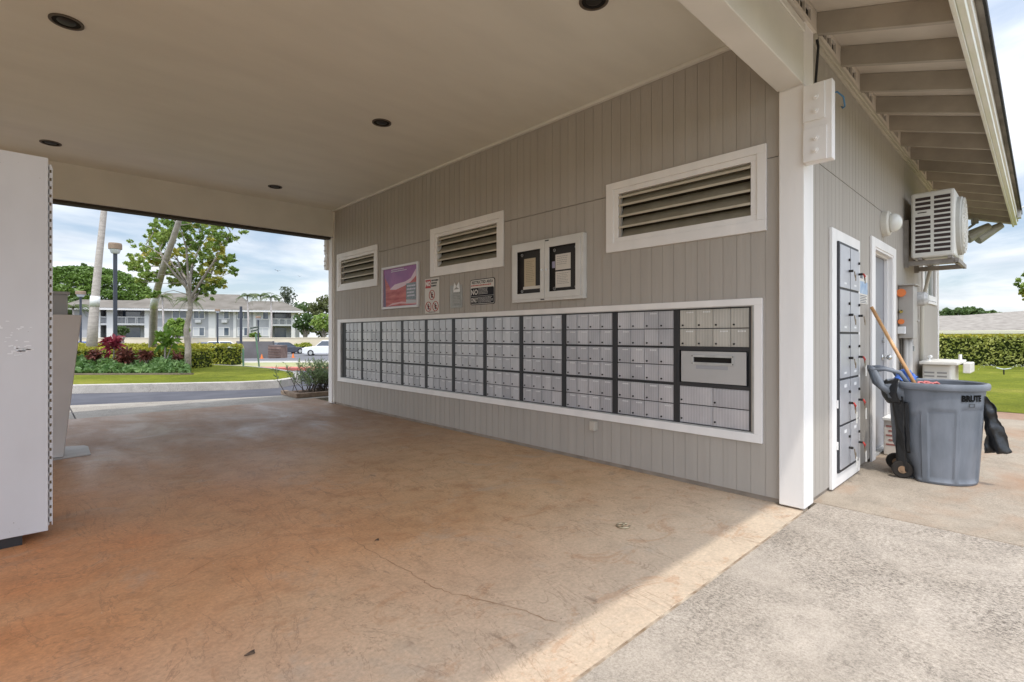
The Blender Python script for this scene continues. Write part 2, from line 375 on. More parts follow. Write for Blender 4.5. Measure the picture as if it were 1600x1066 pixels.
# right-hand lawn
drape('lawn', [(10.9, .9), (10.75, -30), (60, -30), (60, 8.3)], .0, LAWN, 24)
drape('lawn', [(10.2, 1.3), (10.9, .9), (60, 8.3), (60, 8.8)], .0, LAWN, 6)

# ---------------------------------------------------------------- mail building
XW, YS = 3.79, 1.12
B = thing('mail_building', 'grey-sided mail building with white trim, tiled roof and open drive-through porch', 'building', (XW, YS, 0))
def bpart(mb, name, mat, parent=None, **k): return mb.build(name, mat, parent or B, world=True, **k)
vents = [(1.352, 2.729, 1.927, 2.545, 1.462, 2.605, 2.052, 2.44), (4.11, 5.52, 1.945, 2.565, 4.227, 5.376, 2.058, 2.445), (6.92, 8.309, 1.934, 2.56, 7.038, 8.185, 2.045, 2.44)]
opens = [(v[4] - .01, v[5] + .01, v[6] - .01, v[7] + .01) for v in vents] + [(1.435, 8.168, .471, 1.40)]
mb = MB(); gp = .1016; y = 1.262
while y < 8.46:
    y1 = min(y + gp, 8.46); zs = [(0.035, 2.435), (2.441, 3.33)]
    yc = (y + y1) / 2
    for (a, b, c_, d) in opens:
        if a < yc < b:
            nz = []
            for (p0, p1) in zs:
                if d <= p0 or c_ >= p1: nz.append((p0, p1)); continue
                if c_ > p0: nz.append((p0, c_))
                if d < p1: nz.append((d, p1))
            zs = nz
    for (p0, p1) in zs:
        mb.box(XW, XW + .003, y + .0028, y1 - .0028, p0, p1)
        mb.box(XW + .003, XW + .02, y, y1, p0, p1)
    y += gp
bpart(mb, 'wall', SIDING, bevel=0)
# wall core around openings, split so that mail cabinets and vents are recessed
mb = MB(); mb.box(XW + .35, XW + .40, 1.3, 8.4, 0, 3.3); bpart(mb, 'inner_wall', DARK)
# side wall (faces the patio), door opening 5.83..6.68
mb = MB(); x = 3.95
while x < 10.12:
    x1 = min(x + gp, 10.13); xc = (x + x1) / 2
    zs = [(.03, 2.425), (2.431, 3.3)]
    if 5.83 < xc < 6.68: zs = [(2.03, 2.425), (2.431, 3.3)]
    if 8.72 < xc < 9.78: zs = [(.03, 1.75), (2.38, 2.425), (2.431, 3.3)]
    for (p0, p1) in zs:
        mb.box(x + .0022, x1 - .0022, YS, YS + .003, p0, p1); mb.box(x, x1, YS + .003, YS + .02, p0, p1)
    x += gp
bpart(mb, 'wall', SIDING)
mb = MB(); mb.box(3.9, 5.83, YS + .03, YS + .15, 0, 3.3); mb.box(6.68, 8.72, YS + .03, YS + .15, 0, 3.3); mb.box(5.83, 6.68, YS + .03, YS + .15, 2.03, 3.3)
mb.box(8.72, 9.78, YS + .03, YS + .15, 0, 1.75); mb.box(8.72, 9.78, YS + .03, YS + .15, 2.38, 3.3); mb.box(9.78, 10.12, YS + .03, YS + .15, 0, 3.3)
mb.box(10.0, 10.12, YS + .16, 8.4, 0, 3.3); mb.box(3.9, 10.0, 8.33, 8.45, 0, 3.3)
bpart(mb, 'wall_core', SIDING)
# base plate / sill under siding
mb = MB(); mb.box(XW + .012, XW + .05, 1.27, 8.45, -.01, .034); mb.box(3.95, 5.69, YS + .012, YS + .03, -.01, .03); mb.box(6.81, 10.1, YS + .012, YS + .03, -.01, .03)
bpart(mb, 'sill_plate', M('sill', (.24, .20, .16), (.32, .27, .22), 6, .9))
# posts and corner boards
mb = MB(); mb.box(3.752, 3.948, 1.103, 1.263, .012, 2.865); mb.box(3.752, 3.948, 1.103, 1.262, 2.865, 3.30); bpart(mb, 'corner_post', WHITE, bevel=.006)
mb = MB(); mb.box(3.752, 3.81, 8.462, 8.60, .012, 2.865); bpart(mb, 'corner_post', WHITE, bevel=.004)
mb = MB(); mb.box(10.10, 10.16, YS - .012, YS + .03, .02, 3.28); bpart(mb, 'corner_board', WHITE, bevel=.003)
for yy in (1.2, 8.53):
    mb = MB(); mb.box(-3.2, -3.0, yy - .09, yy + .09, 0, 2.865); bpart(mb, 'porch_post', WHITE, bevel=.006)
# header beams
mb = MB(); mb.box(-4.2, 3.748, 1.106, 1.272, 2.868, 3.262); mb.box(-4.2, 3.748, 1.094, 1.106, 3.21, 3.262); bpart(mb, 'header_beam', BEAMW, bevel=.005)
mb = MB(); mb.box(-4.2, 3.79, 8.462, 8.60, 2.885, 3.36); bpart(mb, 'header_beam', BEAMW, bevel=.004)
mb = MB(); mb.box(-4.2, 3.75, 8.50, 8.66, 2.85, 2.883); bpart(mb, 'dark_strip', M('strip_dark', (.06, .05, .04), rough=.8))  # dark strip along the lower edge of the far beam
mb = MB(); mb.box(-4.2, -4.05, 1.1, 8.6, 2.87, 3.36); bpart(mb, 'header_beam', BEAMW)
mb = MB(); mb.box(-4.05, XW + .02, 1.272, 8.462, 3.345, 3.40); bpart(mb, 'ceiling', CEIL)
mb = MB(); mb.box(3.752, 3.788, 1.272, 8.462, 3.315, 3.344); bpart(mb, 'ceiling_trim', BEAMW, bevel=.003)
mb = MB(); mb.box(3.776, XW, 8.425, 8.461, .03, 3.31); bpart(mb, 'corner_bead', BEAMW)
# band under the eaves
mb = MB(); mb.box(3.955, 10.16, YS - .022, YS, 3.225, 3.285); mb.box(3.955, 10.16, YS - .036, YS - .022, 3.25, 3.285); bpart(mb, 'frieze_board', M('frieze_paint', (.44, .40, .32), (.50, .455, .37), 4, .7, .3, 40), bevel=.003)
# post brackets with bolts
def bracket(y0, y1, x0, x1, z0, z1, sgn):
    mb = MB(); mb.box(x0, x1, y0, y1, z0, z1); o = bpart(mb, 'post_bracket', WHITE, bevel=.005)
    mb = MB(); mb.box(x0 - .012, x0, y0 + (.04 if sgn < 0 else 0), y1, z0 + .27, z1 - .005) ; mb.box(x0 - .012, x0, y0 + (.03 if sgn < 0 else 0), y1, z0 + .005, z0 + .22)
    bpart(mb, 'bracket_plate', WHITE, o, bevel=.002)
    yc = (y0 + y1) / 2 + .01
    for zz_ in (z0 + .07, z0 + .15, z0 + .33, z0 + .42):
        mb = MB(); mb.disc((x0 - .012, yc, zz_), (-1, 0, 0), .018, 14, .008); mb.disc((x0 - .02, yc, zz_), (-1, 0, 0), .011, 6, .014); bpart(mb, 'bolt', WHITE, o)
bracket(.935, 1.102, 3.73, 3.80, 2.325, 2.84, -1)
bracket(8.602, 8.70, 3.73, 3.80, 2.33, 2.86, 1)
# vents
for i, (y0, y1, z0, z1, a, b, c_, d) in enumerate(vents):
    fr = MB(); fx0 = XW - .022
    fr.box(fx0, XW - .001, y0, y1, d + .045, z1); fr.box(fx0, XW - .001, y0, y1, z0, c_ - .045)
    fr.box(fx0, XW - .001, y0, a - .045, c_ - .045, d + .045); fr.box(fx0, XW - .001, b + .045, y1, c_ - .045, d + .045)
    fo = bpart(fr, 'vent', WHITE, bevel=.003)
    fr = MB(); x0, x1 = XW - .012, XW + .06
    fr.box(x0, x1, a - .045, b + .045, d, d + .044); fr.box(x0, x1, a - .045, b + .045, c_ - .044, c_); fr.box(x0, x1, a - .045, a, c_, d); fr.box(x0, x1, b, b + .045, c_, d)
    bpart(fr, 'inner_frame', WHITE, fo, bevel=.002)
    h = (d - c_) / 4.0
    for k in range(5):
        zc = c_ + h * (k + .0) - .005
        if k == 4: zc = d - .03
        sl = MB(); sl.prism([(XW - .004, zc - .004), (XW + .002, zc - .012), (XW + .085, zc + h * .80), (XW + .079, zc + h * .80 + .010)], 'y', a + .003, b - .003)
        sl.m = 1; sl.box(XW - .010, XW - .0042, a + .003, b - .003, zc - .014, zc + .004); bpart(sl, 'slat', [M('louver_face_shaded', (.27, .235, .17), (.33, .29, .215), 8, .7), SLAT], fo)  # slat faces darker, front lips lighter: shade and light put into the colours
    sc = MB(); sc.box(XW + .09, XW + .10, a - .02, b + .02, c_ - .02, d + .04); bpart(sc, 'screen', BRN, fo)
# mailbox surround
mb = MB(); a, b, c_, d = 1.435, 8.168, .471, 1.40; x0 = XW - .024
mb.box(x0, XW - .001, 1.379, 8.274, d, 1.45); mb.box(x0, XW - .001, 1.379, 8.274, .408, c_); mb.box(x0, XW - .001, 1.379, a, c_, d); mb.box(x0, XW - .001, b, 8.274, c_, d)
bpart(mb, 'mailbox_surround', WHITE, bevel=.003)
mb = MB(); mb.box(x0 + .006, XW + .03, a, a + .012, c_, d); mb.box(x0 + .006, XW + .03, b - .012, b, c_, d); mb.box(x0 + .006, XW + .03, a + .012, b - .012, c_, c_ + .008); mb.box(x0 + .006, XW + .03, a + .012, b - .012, d - .006, d)
bpart(mb, 'surround_bead', STEEL)
mb = MB(); mb.box(XW + .045, XW + .06, a, b, c_, d); bpart(mb, 'recess_panel', BLACK)
# rafters, eave blocks, deck, fascia, roof
SL = math.tan(R(17.9))
def rz(y): return 3.285 + (y - 1.10) * SL           # underside of a rafter
rx = [-4.05 + .6 * k - .005 for k in range(27)]
rx = [3.96 + .6 * (k - 13) for k in range(27)]
for x in rx:
    if x > 11.9: continue
    mb = MB(); mb.prism([(.36, rz(.36)), (1.30, rz(1.30)), (1.30, rz(1.30) + .15), (.36, rz(.36) + .15)], 'x', x, x + .04); bpart(mb, 'rafter', RAFT, bevel=.002)
    mb = MB(); e = x + .6 if x < 11 else x + .3
    mb.box(x + .041, e - .001, 1.085, 1.12, 3.286, 3.318); mb.box(x + .041, e - .001, 1.085, 1.12, 3.395, 3.43)
    for q0, q1 in ((.041, .13), (.235, .25), (.345, .36), (.47, .599)):
        if x + q1 < e: mb.box(x + q0, x + q1, 1.086, 1.119, 3.318, 3.395)
    o = bpart(mb, 'eave_vent_block', DECK)
    mb = MB(); mb.box(x + .12, x + .48, 1.104, 1.112, 3.315, 3.40); bpart(mb, 'vent_screen', DARK, o)
def roofprism(y0, y1, dz0, dz1): return [(y0, rz(y0) + dz0), (y1, rz(y1) + dz0), (y1, rz(y1) + dz1), (y0, rz(y0) + dz1)]
mb = MB(); mb.prism(roofprism(.32, 4.8, .152, .17), 'x', -4.4, 11.95); bpart(mb, 'eave_deck', DECK)
mb = MB(); mb.box(-4.4, 11.97, .335, .357, 3.005, 3.19); mb.box(-4.4, 11.97, .30, .334, 3.03, 3.20); bpart(mb, 'fascia', M('fascia_paint', (.72, .71, .66), (.66, .66, .56), 3, .5), bevel=.003)
mb = MB(); mb.box(-4.4, 11.97, .285, .30, 3.09, 3.19); bpart(mb, 'drip_edge', BEAMW)
yr = 4.75; zr = rz(yr) + .21
mb = MB(); mb.prism([(.25, rz(.25) + .175), (yr, zr - .035), (9.25, rz(.25) + .175), (9.25, rz(.25) + .215), (yr, zr + .01), (.25, rz(.25) + .215)], 'x', -4.5, 12.02); bpart(mb, 'roof', SHING)
mb = MB()
for k in range(int(16.4 / .16)):
    x = -4.5 + k * .16; dz = random.uniform(0, .012); mb.box(x, x + .157, .235, .249, rz(.25) + .165 - dz, rz(.25) + .215)
bpart(mb, 'shingle_edge', SHINGD)
mb = MB(); mb.prism([(8.6, 3.13), (9.2, 2.97), (9.2, 3.15), (8.6, 3.33)], 'x', -4.4, 12.0); bpart(mb, 'eave_soffit', DECK)
# gable ends
mb = MB(); mb.prism([(1.1, 3.31), (yr, 3.31 + (yr - 1.1) * SL), (8.45, 3.31)], 'x', 10.04, 10.12); mb.prism([(1.1, 3.36), (yr, 3.31 + (yr - 1.1) * SL), (8.45, 3.36)], 'x', -4.2, -4.1); bpart(mb, 'gable', SIDING)
mb = MB()
for s_ in (1, -1):
    y0 = yr - s_ * (yr - .30); mb.hexa([(11.93, yr, zr - .22), (11.975, yr, zr - .22), (11.975, y0, 3.03), (11.93, y0, 3.03), (11.93, yr, zr - .04), (11.975, yr, zr - .04), (11.975, y0, 3.21), (11.93, y0, 3.21)])
bpart(mb, 'barge_board', BEAMW)
# door
mb = MB(); mb.box(5.69, 5.83, YS - .02, YS - .001, 0, 2.115); mb.box(6.68, 6.81, YS - .02, YS - .001, 0, 2.115); mb.box(5.83, 6.68, YS - .02, YS - .001, 2.03, 2.115)
D = bpart(mb, 'door', WHITE, bevel=.003)
mb = MB(); mb.box(5.83, 5.85, YS - .012, YS + .15, 0, 2.03); mb.box(6.66, 6.68, YS - .012, YS + .15, 0, 2.03); mb.box(5.85, 6.66, YS - .012, YS + .15, 2.01, 2.03)
mb.box(6.645, 6.66, YS + .03, YS + .06, 0, 2.01); mb.box(5.85, 6.645, YS + .03, YS + .06, 1.995, 2.01)
bpart(mb, 'door_frame', WHITE, D)
mb = MB(); mb.box(5.852, 6.645, YS + .062, YS + .10, .012, 1.994); bpart(mb, 'door_leaf', M('door_paint', (.235, .235, .25), (.26, .26, .275), 2, .4), D, bevel=.002)
mb = MB(); mb.disc((6.57, YS + .062, .95), (0, -1, 0), .035, 18, .008); mb.tube([(6.57, YS + .055, .95), (6.57, YS + .02, .95)], .012); mb.tube([(6.57, YS + .02, .95), (6.57, YS - .002, .95), (6.57, YS - .02, .95)], [.02, .029, .016], 14); bpart(mb, 'door_knob', CHROME, D, smooth=True)
mb = MB(); mb.disc((6.57, YS + .062, 1.13), (0, -1, 0), .03, 18, .02); bpart(mb, 'deadbolt', CHROME, D)
mb = MB(); mb.box(5.855, 6.65, YS + .0, YS + .13, .001, .012); bpart(mb, 'threshold', STEEL, D)
# far window on the side wall
mb = MB(); y0 = YS - .02
mb.box(8.60, 8.72, y0, YS - .001, 1.63, 2.50); mb.box(9.78, 9.90, y0, YS - .001, 1.63, 2.50); mb.box(8.72, 9.78, y0, YS - .001, 2.38, 2.50); mb.box(8.72, 9.78, y0, YS - .001, 1.63, 1.75)
Wn = bpart(mb, 'window', WHITE, bevel=.003)
mb = MB()
for q in (8.72, 9.22, 9.74): mb.box(q, q + .04, YS + .01, YS + .05, 1.75, 2.38)
bpart(mb, 'window_frame', WHITE, Wn)
mb = MB(); mb.box(8.76, 9.22, YS + .03, YS + .036, 1.75, 2.38); mb.box(9.26, 9.74, YS + .03, YS + .036, 1.75, 2.38); bpart(mb, 'pane', M('window_glass', (.10, .13, .10), (.20, .22, .19), 5, .08, spec=.9), Wn)

# ---------------------------------------------------------------- recessed ceiling lights
def can_light(x, y, label):
    o = thing('recessed_ceiling_light', label, 'ceiling light', (x, y, 3.345), 0, 'recessed lights in the porch ceiling')
    mb = MB(); mb.lathe([(.078, 0), (.095, 0), (.095, -.008), (.078, -.008), (.078, 0)], seg=32); mb.build('trim_ring', M('bronze_ring', (.09, .07, .05), rough=.6), o, smooth=False)
    mb = MB(); mb.disc((0, 0, -.003), (0, 0, 1), .078, 32, .002); mb.build('baffle', DARK, o)
    mb = MB(); mb.lathe([(.001, -.012), (.03, -.011), (.05, -.005), (.052, -.003)], seg=24); mb.build('lens', M('lamp_lens', (.015, .013, .011), rough=.5), o, smooth=True)
# openings read as dark holes
can_light(.172, 4.64, 'dark recessed light in the porch ceiling above the tall white cabinet, largest in view')
can_light(.152, 7.68, 'dark recessed ceiling light at left, just in front of the far beam above the cabinet')
can_light(2.575, 4.63, 'dark recessed light in the middle of the porch ceiling')
can_light(2.56, 7.69, 'small dark recessed ceiling light near the far corner of the porch')
can_light(2.63, 2.0, 'dark recessed ceiling light cut by the top edge of the photo')

# ---------------------------------------------------------------- mail cabinets
m, t, p = node_mat('brushed_aluminium_door'); ALU = m
g = t.nodes.new('ShaderNodeNewGeometry').outputs['Position']
wv = t.nodes.new('ShaderNodeTexWave'); wv.bands_direction = 'Y'; wv.inputs['Scale'].default_value = 14.0; wv.inputs['Distortion'].default_value = .3; t.links.new(g, wv.inputs['Vector'])
c = tramp(t, tnoise(t, tmap(t, g, (1, 1, .3)), 7, 5, .6), [(.3, (.44, .435, .45)), (.7, (.57, .56, .575))])
c = tmix(t, 1.0, c, tramp(t, wv.outputs[0], [(.0, (.90,) * 3), (.5, (1.0,) * 3), (1, (1.04,) * 3)]), 'MULTIPLY')
oi = t.nodes.new('ShaderNodeObjectInfo'); c = tmix(t, 1.0, c, tramp(t, oi.outputs['Random'], [(0, (.86, .86, .87)), (1, (1.08, 1.07, 1.06))]), 'MULTIPLY')
t.links.new(c, p.inputs['Base Color']); p.inputs['Roughness'].default_value = .38; p.inputs['Metallic'].default_value = .35
tbump(t, p, wv.outputs[0], .22, .002)
ALUW = m.copy(); ALUW.name = 'aged_aluminium_door'; MATS['aluw'] = ALUW
for n_ in ALUW.node_tree.nodes:
    if n_.type == 'VALTORGB' and abs(n_.color_ramp.elements[0].color[0] - .44) < .01:
        n_.color_ramp.elements[0].color = (.43, .41, .365, 1); n_.color_ramp.elements[1].color = (.56, .535, .48, 1)
ALUP = M('satin_silver', (.44, .435, .425), (.48, .475, .465), 3, .4, metal=.4)
LOCK = M('lock', (.03, .028, .026), rough=.35, metal=.6)
PLT = M('number_plate', (.74, .74, .73), rough=.5)
rows = [1.386, 1.235, 1.088, 1.072, .937, .79] ; RZ = [(1.237, 1.386), (1.093, 1.234), (.94, 1.079), (.797, .937), (.626, .777), (.482, .623)]
def door_mesh(w_, h_, big=False):
    mb = MB(); e = .003
    mb.box(0, .012, e, w_ - e, e, h_ - e); return mb
def mk_mesh(mb, name, mat, bevel=True):
    o = mb.build(name, mat); me = o.data
    bpy.data.objects.remove(o); return me
def link(name, me, parent, loc):
    o = bpy.data.objects.new(name, me); C.objects.link(o); o.parent = parent; o.location = loc; return o
CW = .6007
dw = (CW - .052) / 4
meshes = {}
def get_door(h_, w_, mat, key):
    k = (round(h_, 4), round(w_, 4), key)
    if k not in meshes:
        mb = MB(); e = .002
        # door pan with a slightly raised flat face and a narrow lip
        mb.box(0, .010, e, w_ - e, e, h_ - e); mb.box(-.004, -.0002, .008, w_ - .008, .008, h_ - .008)
        meshes[k] = mk_mesh(mb, 'mailbox_door', mat)
    return meshes[k]
mb = MB(); mb.disc((-.004, 0, 0), (-1, 0, 0), .0075, 12, .006); lock_me = mk_mesh(mb, 'lock', LOCK)
mb = MB()
for k, (a_, b_, h_) in enumerate(((.0, .007, 0), (.010, .014, .001), (.018, .026, 0), (.030, .037, .0), (.041, .045, .001), (.049, .057, 0))): mb.box(-.0052, -.0042, a_, b_, h_, .011)
plate_me = mk_mesh(mb, 'number_plate', PLT)
ordn = ['', 'first', 'second', 'third', 'fourth', 'fifth', 'sixth', 'seventh', 'eighth', 'ninth']
xf = XW + .012
rnd = random.Random(3)
for ci in range(11):
    y0 = 1.456 + CW * ci
    lab = {0: 'mail cabinet with the outgoing slot and two rows of large doors, nearest the corner post', 1: 'silver mail cabinet right beside the one with the outgoing slot',
           10: 'silver mail cabinet at the far left end of the row, beside the dark end filler'}.get(ci)
    if lab is None: lab = 'silver 24-door mail cabinet, %s to the left of the one with the outgoing slot' % ordn[ci]
    o = thing('mail_cabinet', lab, 'mailboxes', (xf, y0, .471), 0, 'aluminium mail cabinets set in the wall')
    fr = MB(); X0, X1 = 0, .028; yl, yr_ = .026, CW - .026
    fr.box(X0, X1, 0, .026, 0, .929) ; fr.box(X0, X1, CW - .026, CW - .001, 0, .929)
    if ci: bars = [(0, .011), (.307, .324), (.609, .621), (.916, .929)]
    else: bars = [(0, .011), (.307, .335), (.593, .621), (.916, .929)]
    for (p0, p1) in bars: fr.box(X0, X1, .026, CW - .026, p0, p1)
    fr.box(.026, .03, .026, CW - .026, .011, .916)
    fr.build('cabinet_frame', BLACK, o)
    zr_ = RZ if ci else RZ[:2]
    for ri, (z0, z1) in enumerate(zr_):
        for k in range(4):
            mat = ALU if ci else ALUW
            dd = link('mailbox_door', get_door(z1 - z0, dw, mat, mat.name), o, (.006 + rnd.uniform(-.0008, .0008), .027 + k * (dw - .0005), z0 - .471))
            link('lock', lock_me, dd, (0, dw * .80, (z1 - z0) * .17))
            if rnd.random() < (.35 if ri == 0 else .8): link('number_plate', plate_me, dd, (0, .022 + rnd.uniform(-.003, .003), (z1 - z0) - .027))
    if ci == 0:
        for (z0, z1) in [(.633, .777), (.482, .630)]:
            for k in range(2):
                dd = link('mailbox_door', get_door(z1 - z0, dw * 2, ALU, 'alu'), o, (.006, .027 + k * (2 * dw - .0005), z0 - .471)); link('lock', lock_me, dd, (0, dw * 1.86, (z1 - z0) * .22))
        mb = MB(); ya, yb, za, zb = .045, CW - .045, .812 - .471, 1.056 - .471; s0, s1, t0, t1 = .15, .45, zb - .085, zb - .045
        mb.box(-.006, .008, ya, s0, za, zb); mb.box(-.006, .008, s1, yb, za, zb); mb.box(-.006, .008, s0, s1, za, t0); mb.box(-.006, .008, s0, s1, t1, zb)
        pd = mb.build('outgoing_mail_panel', ALUP, o)
        mb = MB(); mb.box(.001, .02, s0, s1, t0, t1); mb.build('slot', DARK, pd)
        mb = MB(); e = .018; mb.box(-.012, -.0065, s0 - e, s1 + e, t1, t1 + e); mb.box(-.012, -.0065, s0 - e, s1 + e, t0 - e, t0); mb.box(-.012, -.0065, s0 - e, s0, t0, t1); mb.box(-.012, -.0065, s1, s1 + e, t0, t1)
        mb.build('slot_frame', STEEL, pd, bevel=.001)
        for yy in (s0 - .01, s1 + .01):
            for zz_ in (t0 - .009, t1 + .009):
                mb = MB(); mb.disc((-.012, yy, zz_), (-1, 0, 0), .004, 8, .002); mb.build('screw', LOCK, pd)
        mb = MB(); mb.box(-.008, -.0062, s0 + .03, s1 - .02, t0 - .052, t0 - .024); mb.build('label_strip', M('grey_label', (.33, .33, .34), rough=.6), pd)
mb = MB(); mb.box(xf, xf + .028, 1.456 + 11 * CW, 8.166, .473, 1.398); bpart(mb, 'end_filler', BLACK)
mb = MB(); mb.box(xf, xf + .028, 1.448, 1.455, .473, 1.398); bpart(mb, 'end_filler', BLACK)

# ---------------------------------------------------------------- things on the mail wall
def wbox(mb, y0, y1, z0, z1, t0, t1): return mb.box(XW - t1, XW - t0, y0, y1, z0, z1)
def wtext(body, yc, zc, size, off, bold=.002, sx=1.0):     # text on the mail wall; reads along -Y
    vs, fs = text_geo(body, size, bold, sx); mb = MB(); mb.add([(XW - off, yc - a, zc + b) for a, b in vs], fs); return mb
def wlines(mb, y1, y0, z1, z0, n, off, hfrac=.45, seed=0):
    r_ = random.Random(seed); st = (z1 - z0) / n
    for i in range(n):
        yy = y1; ze = y0 + r_.uniform(0, (y1 - y0) * .3)
        while yy > ze:
            wd = r_.uniform(.010, .03); zt = z1 - i * st; mb.box(XW - off - .0004, XW - off, max(yy - wd, y0), yy, zt - st * hfrac, zt); yy -= wd + .006
# poster
o = thing('framed_poster', 'framed poster of a purple sky over a red canyon, left of the prohibition sign', 'poster', (XW, 6.26, 1.565))
y0, y1, z0, z1 = 5.791, 6.76, 1.566, 2.18
mb = MB(); e = .032
wbox(mb, y0, y1, z1 - e, z1, .001, .035); wbox(mb, y0, y1, z0, z0 + e, .001, .035); wbox(mb, y0, y0 + e, z0 + e, z1 - e, .001, .035); wbox(mb, y1 - e, y1, z0 + e, z1 - e, .001, .035)
mb.build('frame', M('poster_frame', (.66, .64, .64), rough=.4), o, world=True, bevel=.003)
PU = M('poster_purple', (.20, .07, .22), (.36, .12, .30), 3, .35, spec=.25); RD = M('poster_red', (.36, .04, .035), (.55, .14, .11), 9, .35, 0, stretch=(1, .5, 2.2), spec=.25)
mb = MB(); wbox(mb, y0 + e, y1 - e, z0 + e, z1 - e, .004, .018); mb.build('print', PU, o, world=True)
def wpoly(pts, off, name, mat, par):
    mb = MB(); A = [(y1 - u * (y1 - y0), z0 + v * (z1 - z0)) for u, v in pts]; mb.prism(A, 'x', XW - off - .0008, XW - off); return mb.build(name, mat, par, world=True)
wpoly([(.05, .06), (.95, .06), (.95, .72), (.80, .60), (.62, .50), (.40, .46), (.26, .44), (.16, .62), (.05, .78)], .0182, 'canyon', RD, o)
wpoly([(.22, .46), (.36, .56), (.5, .58), (.66, .60), (.80, .66), (.94, .86), (.94, .70), (.80, .58), (.62, .50), (.40, .44)], .0192, 'cloud', M('poster_white', (.62, .42, .46), rough=.3), o)
wpoly([(.14, .06), (.30, .13), (.55, .15), (.80, .12), (.94, .10), (.94, .07), (.5, .11), (.25, .08)], .0196, 'highlight', M('poster_pink', (.60, .30, .30), rough=.3), o)
wpoly([(.05, .06), (.11, .06), (.10, .5), (.07, .78), (.05, .86)], .0198, 'shade_band', M('poster_dark', (.09, .03, .09), rough=.3), o)
wpoly([(.68, .19), (.94, .17), (.94, .56), (.68, .55)], .0200, 'caption_panel', M('poster_grey', (.085, .105, .115), (.2, .22, .22), 30, .3), o)
wpoly([(.68, .10), (.94, .10), (.94, .165), (.68, .185)], .0200, 'caption_foot', M('poster_lightgrey', (.42, .40, .40), rough=.3), o)
mb = MB(); wlines(mb, y1 - .25, y0 + .3, z1 - .05, z1 - .1, 2, .0182, seed=5); wlines(mb, y0 + .28, y0 + .06, z0 + .31, z0 + .13, 4, .0212, seed=8)
mb.build('lettering', M('poster_ink', (.60, .55, .62), rough=.5), o, world=True)
# prohibition sign
o = thing('prohibition_sign', 'narrow white sign reading NO with three red-circled symbols', 'sign', (XW, 5.5, 1.47))
y0, y1, z0, z1 = 5.335, 5.66, 1.471, 1.928
mb = MB(); wbox(mb, y0, y1, z0, z1, .001, .006); mb.build('plate', M('sign_white', (.60, .56, .50), rough=.45), o, world=True, bevel=.002)
mb = MB(); wbox(mb, y1 - .135, y1 - .015, z1 - .125, z1 - .015, .006, .0075); mb.build('red_panel', RED, o, world=True)
wtext('NO', y1 - .075, z1 - .07, .082, .0085, .004, .85).build('lettering', M('sign_letter_white', (.75, .72, .68), rough=.5), o, world=True)
mb = MB(); wlines(mb, y1 - .15, y0 + .02, z1 - .02, z1 - .125, 3, .0065, .6, 4); wlines(mb, y1 - .09, y0 + .09, z0 + .02, z0 + .006, 1, .0065, .6, 9); mb.build('lettering', M('sign_black', (.018, .018, .022), rough=.7, spec=.2), o, world=True)
for yy, zz_ in ((5.497, 1.71), (5.578, 1.56), (5.417, 1.56)):
    mb = MB(); c0 = Vector((XW - .0068, yy, zz_)); pts = [c0 + Vector((0, math.cos(a * math.pi / 12) * .062, math.sin(a * math.pi / 12) * .062)) for a in range(25)]
    mb.tube(pts, .0045, 6); mb.tube([c0 + Vector((0, .042, .042)), c0 + Vector((0, -.042, -.042))], .004, 6); mb.build('red_ring', RED, o, world=True)
    mb = MB(); x0 = XW - .0065
    for (a, b, c_, d) in ((-.008, .008, .022, .038), (-.012, .010, -.012, .018), (-.028, -.010, .0, .01), (.008, .026, -.004, .006), (-.016, -.004, -.04, -.012), (.0, .018, -.034, -.012)): mb.box(x0, x0 + .0005, yy + a, yy + b, zz_ + c_, zz_ + d)
    mb.build('figure_symbol', MATS['sign_black'], o, world=True)
# faded clear plate
o = thing('notice_holder', 'small faded grey-green notice holder between the prohibition sign and the restricted area sign', 'notice', (XW, 4.98, 1.52))
mb = MB(); wbox(mb, 4.857, 5.10, 1.52, 1.80, .001, .006); mb.build('plate', M('faded_plate', (.27, .265, .235), (.33, .325, .29), 12, .3), o, world=True, bevel=.002)
mb = MB(); wbox(mb, 4.89, 5.05, 1.55, 1.745, .006, .007); mb.build('card', M('faded_card', (.21, .205, .185), (.30, .29, .26), 20, .4), o, world=True)
mb = MB(); wlines(mb, 5.03, 4.90, 1.73, 1.57, 8, .0072, .4, 2); mb.build('lettering', M('faded_ink', (.36, .35, .32), rough=.6), o, world=True)
mb = MB(); 
for s_ in (-1, 1): mb.hexa([(XW - .012, 4.965 + s_ * .005, 1.775), (XW - .006, 4.965 + s_ * .005, 1.775), (XW - .006, 4.965 + s_ * .065, 1.745), (XW - .012, 4.965 + s_ * .065, 1.745), (XW - .012, 4.965 + s_ * .005, 1.79), (XW - .006, 4.965 + s_ * .005, 1.79), (XW - .006, 4.965 + s_ * .045, 1.835), (XW - .012, 4.965 + s_ * .045, 1.835)])
mb.box(XW - .010, XW - .006, 4.90, 5.03, 1.715, 1.748)
mb.build('crest', PLT, o, world=True)
